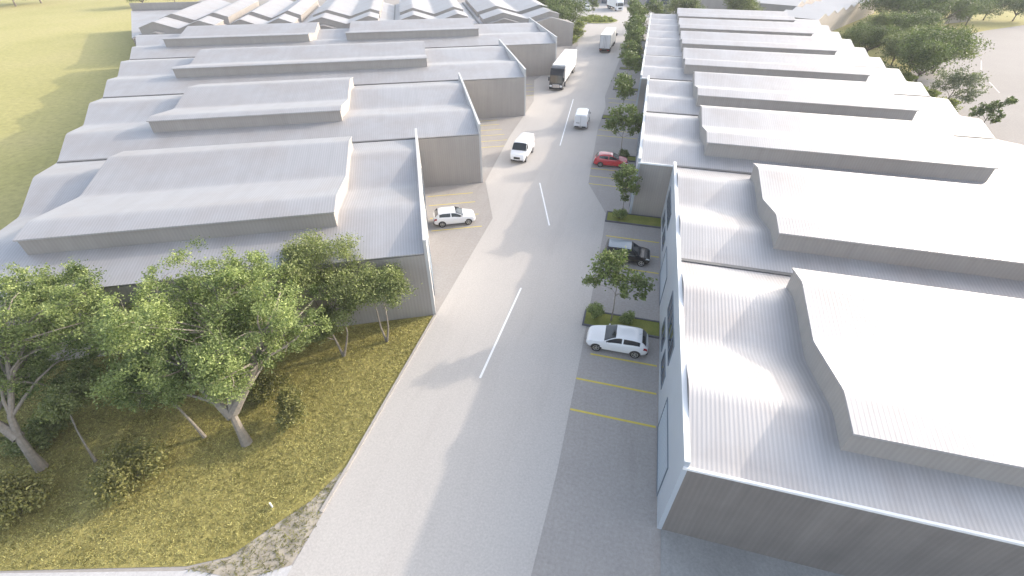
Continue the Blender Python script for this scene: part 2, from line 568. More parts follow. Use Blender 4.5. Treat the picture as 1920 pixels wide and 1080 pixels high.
def grass_patch(name, poly, n, h, w, mat, blades, seed, spread=0.05, z0=0.01):
    r = np.random.default_rng(seed)
    xs = [p[0] for p in poly]
    ys = [p[1] for p in poly]
    x = r.uniform(min(xs), max(xs), n)
    y = r.uniform(min(ys), max(ys), n)
    k = in_poly(x, y, poly)
    x, y = x[k], y[k]
    t = np.clip(0.45 + 0.14 * smooth_noise(x, y, 0.7, 3) + r.normal(0, 0.30, len(x)), 0, 1)
    hh = h * (0.55 + 0.9 * r.random(len(x)))
    x, y, t, hh = (np.repeat(q, blades) for q in (x, y, t, hh))
    m = len(x)
    x = x + r.normal(0, spread, m)
    y = y + r.normal(0, spread, m)
    a = r.uniform(0, 2 * math.pi, m)
    dx, dy = np.cos(a) * w / 2, np.sin(a) * w / 2
    lean = r.uniform(0.5, 1.7, m) * hh
    la = r.uniform(0, 2 * math.pi, m)
    V = np.empty((m, 3, 3))
    V[:, 0] = np.stack([x - dx, y - dy, np.full(m, z0)], 1)
    V[:, 1] = np.stack([x + dx, y + dy, np.full(m, z0)], 1)
    V[:, 2] = np.stack([x + np.cos(la) * lean, y + np.sin(la) * lean, z0 + hh * r.uniform(0.6, 1, m)], 1)
    ng = np.cross(V[:, 1] - V[:, 0], V[:, 2] - V[:, 0])
    fl = ng[:, 2] < 0
    V[fl] = V[fl][:, [1, 0, 2]]
    tt = np.clip(t + r.normal(0, 0.14, m), 0, 1)
    o = big_mesh(name, V.reshape(-1, 3), 3, tt, mat)
    nn = r.normal(0, 0.22, (m * 3, 3)) + np.array([0, 0, 1.0])
    nn /= np.linalg.norm(nn, axis=1)[:, None]
    o.data.normals_split_custom_set_from_vertices(nn.tolist())
    return o


gp = [(-34, 2.4), (-25.7, 2.4), (-17.4, 4.8), (-15.7, 5.8), (-14.7, 7.4), (-13.5, 9.2), (-12.75, 11.7), (-12.85, 24.3), L(-1.4, 27.3)[:2], L(-24, 27.3)[:2], (-42, 12)]
g = grass_patch('grass', gp, 60000, 0.07, 0.05, GRASSM, 4, 11)
tag(g, 'olive and straw coloured rough grass covering the verge under the trees', 'grass', kind='stuff')
g = grass_patch('weeds', corner, 1500, 0.13, 0.04, LEAF_STRAW, 4, 12)
tag(g, 'sparse green weeds growing in the gravel at the road corner', 'weeds', kind='stuff')

# ------------------------------------------------------------------ warehouses


def zig(t, w, lo, hi, r):
    """double gable profile with ridges at w/4 and 3w/4, softened by radius r"""
    def tri(q):
        q = q % (w / 2)
        return abs(q - w / 4) / (w / 4)          # 1 at eave/valley, 0 at ridge
    if r <= 0:
        return hi - (hi - lo) * tri(t)
    s = 0.0
    for k in range(-3, 4):
        q = t + k * r / 3
        s += (hi - (hi - lo) * ((abs((q % (w / 2)) - w / 4)) / (w / 4)))
    return s / 7


def unit(label, group, loc, rz, sign, w, back, mon, z_eave, z_ridge, z_par, facade=True, front_drop=0.0, roofm=ROOF, cap_front=False, detail=True, wallm=None):
    """one warehouse bay. local y runs along the row (0..w), local x = sign*distance from the street facade"""
    root = thing('warehouse', label, 'warehouse', loc, rz, group)
    S = sign
    T = 0.22

    def X(d):
        return S * d
    ys = [w * i / 48 for i in range(49)]
    zr = [zig(y, w, z_eave, z_ridge, 0.4) for y in ys]
    zr[0] = zr[-1] = z_eave + 0.04
    zr[-1] -= 0.0
    # --- walls: front (towards the camera), rear, back gable and the gable over the parapet
    mb = MB()
    e = 0.012
    b0, b1 = back(e), back(w - e)
    zf = z_eave - 0.10
    mb.face([(X(T), e, 0), (X(b0 - .05), e, 0), (X(b0 - .05), e, zf), (X(T), e, zf)])
    mb.face([(X(T), w - e, 0), (X(b1 - .05), w - e, 0), (X(b1 - .05), w - e, zf), (X(T), w - e, zf)])
    for d in ('front', 'back'):
        low = []
        top = []
        for y, z in zip(ys, zr):
            yy = min(max(y, e), w - e)
            dd = T + 0.02 if d == 'front' else back(yy) - 0.05
            low.append((X(dd), yy, 0))
            top.append((X(dd), yy, z - 0.06))
        mb.grid([low, top], smooth=False)
    mb.build('wall', wallm or WALL, root)
    # --- roof sheet with an edge
    mb = MB()
    e2 = 0.004
    top, tb, bot, bb = [], [], [], []
    yo = -0.06
    for i, (y, z) in enumerate(zip(ys, zr)):
        yy = min(max(y, e2), w - e2)
        a, b = T + 0.002, back(yy) + 0.12
        top.append((X(a), yy, z)); tb.append((X(b), yy, z))
        bot.append((X(a), yy, z - 0.09)); bb.append((X(b), yy, z - 0.09))
    rows = [[p, q] for p, q in zip(top, tb)]
    mb.grid(rows)
    mb.grid([[p, q] for p, q in zip(bot, bb)])
    mb.grid([[p, q] for p, q in zip(top, bot)], smooth=False)
    mb.grid([[p, q] for p, q in zip(tb, bb)], smooth=False)
    mb.face([top[0], tb[0], bb[0], bot[0]])
    mb.face([top[-1], tb[-1], bb[-1], bot[-1]])
    mb.build('roof', roofm, root, 50)
    # --- gutter along the joint to the next bay
    mb = MB()
    mb.box(min(X(T + .05), X(back(w) - .1)), max(X(T + .05), X(back(w) - .1)), w - 0.34, w - 0.02, z_eave + 0.06, z_eave + 0.16)
    mb.build('gutter', GUTTER, root)
    if cap_front:
        mb = MB()
        xs = sorted((X(0.0), X(back(0) + .1)))
        mb.box(xs[0], xs[1], -0.07, 0.05, z_eave - 0.06, z_eave + 0.08)
        mb.build('eave_cap', CAP, root)
    # --- raised monitor
    for (da, db, ya, yb, lift) in mon:
        mt = MB()
        n = 40
        yy = [ya + (yb - ya) * i / n for i in range(n + 1)]
        dbf = db if callable(db) else (lambda y, q=db: q)
        for dfun in (lambda y: da, dbf):
            mt.grid([[(X(dfun(y)), y, zig(y, w, z_eave, z_ridge, 0.4) - 0.3) for y in yy],
                     [(X(dfun(y)), y, zig(y, w, z_eave, z_ridge, 0.12) + lift - 0.05) for y in yy]], smooth=False)
        for y in (ya, yb):
            z0 = zig(y, w, z_eave, z_ridge, 0.4) - 0.3
            z1 = zig(y, w, z_eave, z_ridge, 0.12) + lift - 0.05
            mt.face([(X(da), y, z0), (X(dbf(y)), y, z0), (X(dbf(y)), y, z1), (X(da), y, z1)])
        mw = mt.build('roof_monitor', WALL, root)
        mr = MB()
        o = 0.10
        of = 0.16
        yy2 = [ya - of] + yy[1:-1] + [yb + of]
        tp = [[(X(da - o), y, zig(y, w, z_eave, z_ridge, 0.12) + lift), (X(dbf(y) + o), y, zig(y, w, z_eave, z_ridge, 0.12) + lift)] for y in yy2]
        bt = [[(p[0][0], p[0][1], p[0][2] - 0.10), (p[1][0], p[1][1], p[1][2] - 0.10)] for p in tp]
        mr.grid(tp)
        mr.grid(bt)
        mr.grid([[p[0], q[0]] for p, q in zip(tp, bt)], smooth=False)
        mr.grid([[p[1], q[1]] for p, q in zip(tp, bt)], smooth=False)
        mr.face([tp[0][0], tp[0][1], bt[0][1], bt[0][0]])
        mr.face([tp[-1][0], tp[-1][1], bt[-1][1], bt[-1][0]])
        mr.build('monitor_roof', roofm, mw, 30)
    # --- street facade with parapet
    if facade:
        mb = MB()
        xs = sorted((X(0), X(T)))
        mb.box(xs[0], xs[1], 0.0 + e2, w - e2, 0, z_par)
        mb.build('parapet_wall', FACADE if S > 0 else FACADE_GREY, root)
        mb = MB()
        xs = sorted((X(-0.03), X(T + 0.0)))
        mb.box(xs[0], xs[1], e2, w - e2, z_par, z_par + 0.06)
        mb.build('parapet_cap', CAP if S > 0 else CAP_GREY, root)
        if detail:
            def opening(y0, y1, z0, z1, cols, rows_, kind):
                fb = MB()
                pr = 0.05
                xa, xb = sorted((X(-pr), X(0.004)))
                t = 0.08
                fb.box(xa, xb, y0, y1, z1 - t, z1)
                fb.box(xa, xb, y0, y1, z0, z0 + t)
                fb.box(xa, xb, y0, y0 + t, z0 + t, z1 - t)
                fb.box(xa, xb, y1 - t, y1, z0 + t, z1 - t)
                for c in range(1, cols):
                    yc = y0 + (y1 - y0) * c / cols
                    fb.box(xa, xb, yc - .03, yc + .03, z0 + t, z1 - t)
                f = fb.build('window' if kind == 'w' else 'roller_door', FRAME, root)
                pb = MB()
                xp = X(-0.015)
                pb.face([(xp, y0 + t, z0 + t), (xp, y1 - t, z0 + t), (xp, y1 - t, z1 - t), (xp, y0 + t, z1 - t)])
                if kind == 'w':
                    pb.build('pane', PANE, f)
                else:
                    for k in range(1, 9):
                        zz = z0 + (z1 - z0) * k / 9
                        pb.box(*sorted((X(-0.03), X(-0.016))), y0 + t, y1 - t, zz - .02, zz + .02)
                    pb.build('shutter', SHUTTER, f)
            k = w / 16.25
            opening(1.7 * k, 1.7 * k + 4.5, 0.02, 2.85, 1, 1, 'd')
            opening(8.5 * k, 8.5 * k + 5.4, 3.0, 4.7, 5, 1, 'w')
            opening(8.4 * k, 8.4 * k + 2.4, 0.9, 2.2, 2, 1, 'w')
            opening(11.8 * k, 11.8 * k + 2.2, 0.9, 2.2, 2, 1, 'w')
    return root


PITCH_R = 16.25
names_r = ['nearest warehouse bay on the right, its dark front wall along the bottom edge',
           'second warehouse bay on the right, directly behind the nearest one, beside the black car',
           'warehouse bay set back behind the first two on the right, beside the red car',
           'warehouse bay on the right whose facade ends at the far step',
           'first of the four far warehouse bays on the right, just past the facade step',
           'second of the four far warehouse bays on the right, level with the semi truck',
           'third of the four far warehouse bays on the right, next to last of the row',
           'farthest warehouse bay at the end of the right row, with dark bush behind its roof']
for k in range(8):
    y0 = 12.2 + PITCH_R * k
    xf = 4.4 if k < 2 else (1.1 if k < 4 else 0.0)
    xa = 10.9 if k < 2 else (7.3 if k < 4 else 6.3)
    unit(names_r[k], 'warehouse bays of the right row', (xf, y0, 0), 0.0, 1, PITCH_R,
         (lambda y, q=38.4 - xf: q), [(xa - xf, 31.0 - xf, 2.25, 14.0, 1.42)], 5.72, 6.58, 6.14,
         cap_front=(k in (0, 2, 4)), detail=(k < 4), wallm=WALL_SHADED if k == 0 else None)

left_v = [27.6, 50.35, 73.3, 97.2, 122.0]
left_u = [-0.8, 6.1, 16.2, 27.6]
left_back = lambda v: -33.9 - 0.275 * (v - 44.5) if v < 104 else -50.3 - 0.36 * (v - 104)
left_names = ['nearest left warehouse bay, its long dark front wall behind the leafy trees',
              'second left warehouse bay, its grey end wall behind the parked white hatchback',
              'third left warehouse bay, its grey end wall beside the white van',
              'fourth left warehouse bay, its corner beside the black cab of the semi truck']
mons = [[(6.4, 26.6, 3.9, 19.3, 1.3)], [(15.1, 34.6, 4.8, 20.9, 1.3)], [(14.6, 50.6, 5.5, 21.0, 1.3)], [(14.7, 40.2, 5.7, 20.2, 1.3), (47.0, 72.0, 5.7, 20.2, 1.3)]]
for k in range(4):
    w = left_v[k + 1] - left_v[k]
    uf = left_u[k]
    unit(left_names[k], 'warehouse bays of the left row', L(uf, left_v[k]), LA, -1, w,
         (lambda y, q=uf, v=left_v[k]: q - left_back(v + y)), mons[k], 5.8, 6.75, 6.85, cap_front=False, detail=(k < 2))

# the row behind: its gables face the camera, so each bay is turned by a right angle
far_u = [(16.2, 39.5), (-4.5, 16.2), (-25.2, -4.5), (-41.5, -25.2), (-59.6, -41.5)]
far_m = [(17.2, 36.0), (-2.6, 13.4), (-23.7, -7.7), (-39.7, -26.6), (-58.3, -43.2)]
far_lab = ['gable fronted warehouse beside the street trees, rightmost of the zigzag roofed row',
           'zigzag roofed warehouse just left of the rightmost gable fronted one at the back',
           'middle one of the five zigzag roofed warehouses at the back left',
           'zigzag roofed warehouse second from the dry field in the back row',
           'zigzag roofed warehouse touching the dry field, leftmost of the back row']
for k, (ua, ub) in enumerate(far_u):
    w = ub - ua
    # local x' = along depth (v), local y' = along -u   (turned by +90 degrees)
    zoff = (0.0, -0.1, -0.2, -0.35, -0.5)[k]
    lf = (1.1, 1.25, 1.4, 1.6, 1.75)[k]
    root = unit(far_lab[k], 'zigzag roofed warehouses of the back row', L(ub, 124.6), LA + rad(90), 1, w,
                (lambda y: 44.0), [(1.8, 8.6, ub - far_m[k][1], ub - far_m[k][0], lf), (12.6, 43.2, ub - far_m[k][1], ub - far_m[k][0], lf + .15)], 4.9 + zoff, 6.4 + zoff, 5.2, facade=False, roofm=ROOF)

an = thing('annex', 'wedge shaped flat roofed annex along the dry field at the end of the back row', 'building', L(-59.7, 124.7), LA)
tri = [(0, 0), (0, 44.5), (-18.3, 44.5)]
mb = MB()
for i in range(3):
    p, q = tri[i], tri[(i + 1) % 3]
    mb.face([(p[0], p[1], 0), (q[0], q[1], 0), (q[0], q[1], 4.75), (p[0], p[1], 4.75)])
mb.build('wall', WALL, an)
mb = MB()
t2 = [(0.0, -.2), (0.0, 44.6), (-18.5, 44.6)]
mb.face([(x, y, 4.9) for x, y in t2])
for i in range(3):
    p, q = t2[i], t2[(i + 1) % 3]
    mb.face([(p[0], p[1], 4.72), (q[0], q[1], 4.72), (q[0], q[1], 4.9), (p[0], p[1], 4.9)])
mb.build('roof', ROOF, an)

# raised rear wall of the back row
mb = MB()
mb.box(0, 19.5, 0, 0.3, 0, 6.7)
o = mb.build('boundary_wall', WALL)
tag(o, 'long dark boundary wall rising behind the zigzag roofed back row', 'wall')
o.location = L(-78, 169.6)
o.rotation_euler = (0, 0, LA)

# ------------------------------------------------------------------ vehicles


def interp(pts):
    xs = np.array([p[0] for p in pts])
    zs = np.array([p[1] for p in pts])
    # monotone-ish cubic (finite difference tangents, limited)
    d = np.diff(zs) / np.diff(xs)
    m = np.concatenate([[d[0]], (d[:-1] + d[1:]) / 2, [d[-1]]])
    for i in range(len(d)):
        if d[i] == 0:
            m[i] = m[i + 1] = 0
        else:
            a, b = m[i] / d[i], m[i + 1] / d[i]
            if a < 0:
                m[i] = 0
            if b < 0:
                m[i + 1] = 0
            s = a * a + b * b
            if s > 9:
                t = 3 / math.sqrt(s)
                m[i], m[i + 1] = t * a * d[i], t * b * d[i]

    def f(x):
        x = min(max(x, xs[0]), xs[-1])
        i = min(int(np.searchsorted(xs, x, 'right')) - 1, len(d) - 1)
        h = xs[i + 1] - xs[i]
        t = (x - xs[i]) / h
        return float((2 * t**3 - 3 * t * t + 1) * zs[i] + (t**3 - 2 * t * t + t) * h * m[i] + (-2 * t**3 + 3 * t * t) * zs[i + 1] + (t**3 - t * t) * h * m[i + 1])
    return f


HATCH = dict(L=4.05,
             top=[(0, .56), (.06, .70), (.45, .84), (1.0, .95), (1.12, .99), (1.85, 1.38), (2.2, 1.45), (2.9, 1.45), (3.5, 1.36), (3.62, 1.30), (3.9, .98), (4.0, .85), (4.05, .6)],
             belt=[(0, .50), (.06, .62), (.5, .78), (1.1, .87), (2.4, .92), (3.5, .98), (3.9, .90), (4.05, .54)],
             wid=[(0, .52), (.08, .66), (.3, .77), (.75, .85), (2.0, .87), (3.2, .87), (3.75, .80), (3.98, .68), (4.05, .58)],
             bot=[(0, .30), (.25, .20), (3.8, .22), (4.05, .34)],
             ws=(1.16, 1.88), rw=(3.55, 3.86), side=(1.30, 3.45), bp=2.35, wheels=(.72, 3.25), wr=.315, tumble=.34)
BOXY = dict(L=4.1,
            top=[(0, .62), (.05, .80), (.5, .96), (1.05, 1.03), (1.15, 1.08), (1.7, 1.52), (1.95, 1.58), (3.75, 1.56), (3.9, 1.50), (4.03, 1.1), (4.1, .62)],
            belt=[(0, .55), (.05, .72), (.5, .90), (1.1, .98), (3.8, 1.02), (4.03, .95), (4.1, .56)],
            wid=[(0, .58), (.08, .72), (.3, .83), (.75, .89), (3.4, .90), (3.9, .86), (4.1, .72)],
            bot=[(0, .32), (.25, .23), (3.9, .25), (4.1, .36)],
            ws=(1.18, 1.74), rw=(3.88, 4.0), side=(1.30, 3.8), bp=2.35, wheels=(.74, 3.32), wr=.34, tumble=.20)
VAN = dict(L=5.2,
           top=[(0, .75), (.05, 1.0), (.35, 1.18), (.75, 1.27), (.85, 1.32), (1.55, 2.02), (1.85, 2.14), (2.4, 2.18), (5.0, 2.16), (5.12, 2.05), (5.2, 1.2), (5.2001, .7)],
           belt=[(0, .65), (.05, .88), (.4, 1.08), (.85, 1.2), (5.0, 1.25), (5.15, 1.15), (5.2001, .62)],
           wid=[(0, .68), (.06, .80), (.3, .90), (.8, .97), (4.9, .98), (5.12, .95), (5.2001, .9)],
           bot=[(0, .35), (.3, .26), (5.0, .28), (5.2001, .38)],
           ws=(.92, 1.62), rw=None, gz=.62, gh=.24, bz=.62, side=(1.05, 2.0), bp=None, wheels=(.92, 4.05), wr=.34, tumble=.10)


def make_vehicle(label, cat, name, spec, paint, loc, heading, roofpaint=None, rear_windows=True, roof_rack=False, plate=True, size=1.0):
    """nose at local +x; heading = angle of the nose from world +x"""
    root = thing(name, label, cat, loc, heading)
    root.scale = (size, size, size)
    Lg = spec['L']
    top, belt, wid, bot = (interp(spec[k]) for k in ('top', 'belt', 'wid', 'bot'))

    def ring(x):
        zt, zb, w, z0 = top(x), belt(x), wid(x), bot(x)
        zt = max(zt, zb + .03)
        g = zt - zb
        wr = w - .05 - spec['tumble'] * g
        return [(0, z0), (w * .82, z0), (w * .96, z0 + .10), (w, z0 + .45 * (zb - z0)), (w * .985, zb - .10), (w * .955, zb),
                (w * .93, zb + .07 * g), (wr + .035, zb + .80 * g), (wr - .02, zb + .92 * g), (wr * .75, zb + .975 * g), (wr * .4, zt - .003), (0, zt)]

    def S(x, q, off=0.0, side=1):
        r = ring(x)
        i = min(int(q), len(r) - 2)
        t = q - i
        y = r[i][0] * (1 - t) + r[i + 1][0] * t
        z = r[i][1] * (1 - t) + r[i + 1][1] * t
        ty, tz = r[i + 1][0] - r[i][0], r[i + 1][1] - r[i][1]
        l = math.hypot(ty, tz) or 1
        return (Lg / 2 - x, side * (y + off * tz / l), z - off * ty / l)

    xs = sorted(set(list(np.linspace(0, .5, 8)) + list(np.linspace(.5, Lg - .5, 26)) + list(np.linspace(Lg - .5, Lg - .002, 9)) + [spec['ws'][0] - .02, spec['ws'][1] + .02]))
    mb = MB()
    nr = 12
    rows = []
    for x in xs:
        r = ring(x)
        rows.append([(Lg / 2 - x, y, z) for y, z in r] + [(Lg / 2 - x, -y, z) for y, z in r[-2:0:-1]])
    mb.grid(rows, True)
    mb.face(rows[0])
    mb.face(rows[-1])
    body = mb.build('body', paint, root, 40)
    # glass
    def patch(x0, x1, q0, q1, nx, nq, off, nm, mat, both, par, two=False):
        out = []
        for sd in ((1, -1) if both else (1,)):
            pb = MB()
            rows = []
            for i in range(nx + 1):
                x = x0 + (x1 - x0) * i / nx
                if two:
                    row = [S(x, q0 + (q1 - q0) * j / nq, off, 1) for j in range(nq + 1)] + [S(x, q1 - (q1 - q0) * j / nq, off, -1) for j in range(1, nq + 1)]
                else:
                    row = [S(x, q0 + (q1 - q0) * j / nq, off, sd) for j in range(nq + 1)]
                rows.append(row)
            pb.grid(rows)
            out.append(pb.build(nm, mat, par))
        return out
    a, b = spec['ws']
    patch(a, b, 7.9, 11, 6, 5, .012, 'windscreen', GLASS, False, root, True)
    if spec['rw'] and rear_windows:
        a, b = spec['rw']
        patch(a, b, 8.0, 11, 5, 5, .012, 'rear_window', GLASS, False, root, True)
    a, b = spec['side']
    segs = [(a, b)] if not spec['bp'] else [(a, spec['bp'] - .05), (spec['bp'] + .05, b)]
    for s0, s1 in segs:
        patch(s0, s1, 6.15, 7.05, 8, 3, .010, 'side_window', GLASS, True, root)
    if roofpaint:
        patch(spec['ws'][1] + .05, Lg - .32, 8.1, 11, 10, 5, .014, 'roof_panel', roofpaint, False, root, True)
    # lamps, grille, plates
    patch(.05, .40, 3.9, 4.9, 4, 2, .010, 'headlight', LAMP, True, root)
    patch(Lg - .34, Lg - .06, 3.7, 4.95, 4, 2, .010, 'tail_light', TAIL, True, root)
    mb = MB()
    z = spec.get('gz', .40)
    x = Lg / 2
    mb.bbox(x - .06, x + .012, -.40, .40, z - .02, z + spec.get('gh', .13), .01)
    mb.build('grille', TRIM, root)
    mb = MB()
    mb.bbox(-x - .02, -x + .10, -wid(Lg - .02) * .9, wid(Lg - .02) * .9, spec.get('bz', .46) - .24, spec.get('bz', .46), .02)
    if cat == 'van':
        mb.bbox(x - .12, x + .02, -wid(.06) * .95, wid(.06) * .95, .36, .52, .03)
    mb.build('bumper', TRIM, root)
    if cat == 'van':
        mb = MB()
        mb.bbox(-x - .012, -x + .01, .12, .62, 1.02, 1.10, .004)
        mb.bbox(-x - .010, -x + .01, -.012, .012, .62, 2.0, .002)
        mb.build('rear_door_handle', TRIM, root)
    for sx in ((1, -1) if plate else ()):
        mb = MB()
        xx = sx * (x + .02)
        mb.box(min(xx, xx - sx * .01), max(xx, xx - sx * .01), -.24, .24, .47, .58)
        mb.build('number_plate', PLATE, root)
    # sills / arches
    for sd in (1, -1):
        for xw in spec['wheels']:
            w = wid(xw)
            mb = MB()
            pts = []
            R = spec['wr'] * 1.17
            zc = spec['wr']
            for k in range(17):
                t = math.pi * k / 16
                pts.append((Lg / 2 - xw + R * math.cos(t), sd * (w + .006), max(zc + R * math.sin(t), bot(xw) - .02)))
            mb.face(pts)
            mb.face([(p[0], sd * (w - .12), p[2]) for p in pts])
            mb.grid([pts, [(p[0], sd * (w - .12), p[2]) for p in pts]])
            mb.build('wheel_arch', TRIM, root)
            mb = MB()
            R = spec['wr']
            c = (Lg / 2 - xw, sd * (w + .015), R)
            mb.lathe(c, 'y', [(-sd * .20, R * .6), (-sd * .20, R * .95), (-sd * .17, R), (-sd * .03, R), (0, R * .95), (sd * .004, R * .72), (-sd * .02, R * .70)], 22)
            wh = mb.build('wheel', TYRE, root)
            mb = MB()
            mb.lathe(c, 'y', [(-sd * .012, R * .70), (-sd * .004, R * .70), (-sd * .004, R * .60), (-sd * .03, R * .57)], 22)
            for k in range(5):
                t = 2 * math.pi * k / 5 + .3
                d = Vector((math.cos(t), 0, math.sin(t)))
                n = Vector((-math.sin(t), 0, math.cos(t)))
                C0 = Vector(c) + Vector((0, -sd * .006, 0))
                q = [C0 + d * R * .1 - n * R * .10, C0 + d * R * .62 - n * R * .07, C0 + d * R * .62 + n * R * .07, C0 + d * R * .1 + n * R * .10]
                mb.face(q)
            mb.lathe(c, 'y', [(-sd * .03, R * .16), (sd * .002, R * .14), (sd * .004, 0.001)], 12)
            mb.build('rim', RIM, wh)
        # door mirror
        xm = spec['side'][0] + .10
        mb = MB()
        y = wid(xm)
        zc = belt(xm) + .10
        mb.lathe((Lg / 2 - xm, sd * (y + .06), zc), 'x', [(-.05, .005), (-.045, .06), (0, .075), (.05, .055), (.07, .005)], 10)
        mb.build('door_mirror', paint if paint is not CAR_SILVER else TRIM, root)
        # door handle and seam
        mb = MB()
        xh = (spec['bp'] or 2.0) - .12
        zz = belt(xh) - .13
        yy = wid(xh) * .985
        mb.bbox(Lg / 2 - xh - .10, Lg / 2 - xh + .08, min(sd * yy, sd * (yy + .025)), max(sd * yy, sd * (yy + .025)), zz - .015, zz + .015, .006)
        mb.build('door_handle', CHROME if paint is CAR_BLACK else paint, root)
    if roof_rack:
        for sd in (1, -1):
            mb = MB()
            yy = sd * (ring(2.6)[8][0] - .04)
            zz = top(2.6)
            mb.tube([(Lg / 2 - 1.9, yy, zz - .03), (Lg / 2 - 2.0, yy, zz + .05), (Lg / 2 - 3.5, yy, zz + .05), (Lg / 2 - 3.6, yy, zz - .03)], [.02] * 4, 6)
            mb.build('roof_rail', CHROME, root)
    mb = MB()
    mb.tube([(Lg / 2 - (Lg - .7), 0, top(Lg - .7) - .01), (Lg / 2 - (Lg - .5), 0, top(Lg - .7) + .12)], [.008, .004], 5)
    mb.build('aerial', TRIM, root)
    return root


make_vehicle('white hatchback on the right, nose to the road, beside the near planting bed', 'car', 'parked_car', HATCH, CAR_WHITE, (1.36, 24.72, 0.004), rad(180), size=1.07)
make_vehicle('black hatchback with blue grey roof parked behind the small leafy tree', 'car', 'parked_car', BOXY, CAR_BLACK, (1.35, 36.15, 0.004), rad(0), roofpaint=CAR_GREY)
make_vehicle('red hatchback parked nose in beside a thin street tree', 'car', 'parked_car', HATCH, CAR_RED, (-1.95, 57.0, 0.004), rad(4), size=1.05)
p = L(1.95, 41.72)
make_vehicle('white hatchback parked on the left by the grey end wall, nose to the road', 'car', 'parked_car', HATCH, CAR_WHITE, (p[0], p[1], 0.004), LA, size=1.05)
make_vehicle('white panel van driving towards the camera on the sunlit left lane', 'van', 'panel_van', VAN, CAR_WHITE, (-13.5, 57.0, 0.012), rad(-92), rear_windows=False, size=1.04)
make_vehicle('silver panel van seen from behind, driving away in the shade', 'van', 'panel_van', VAN, CAR_SILVER, (-7.6, 71.2, 0.012), rad(92), rear_windows=False, size=1.04)
make_vehicle('small yellow car half hidden by trees near the far right facade', 'car', 'parked_car', HATCH, CAR_YELLOW, (-2.6, 128.5, 0.004), rad(0))
make_vehicle('dark car half hidden by trees beside the far right facade, nearer than the yellow one', 'car', 'parked_car', HATCH, CAR_BLACK, (-2.2, 118.0, 0.004), rad(0))
make_vehicle('white car parked beyond the roundabout island, left of the pale lorry', 'car', 'parked_car', BOXY, CAR_WHITE, (-22.3, 192.5, 0.004), rad(-70))


def wheel(mb_t, c, R, w, sd, root):
    mb = MB()
    mb.lathe(c, 'y', [(-sd * w, R * .5), (-sd * w, R * .95), (-sd * w * .9, R), (-sd * .04, R), (0, R * .94), (sd * .003, R * .62), (-sd * .04, R * .58)], 18)
    o = mb.build('wheel', TYRE, root)
    mb = MB()
    mb.lathe(c, 'y', [(-sd * .035, R * .58), (-sd * .02, R * .5), (-sd * .07, R * .35), (-sd * .01, R * .22), (-sd * .005, .001)], 14)
    mb.build('rim', RIM, o)


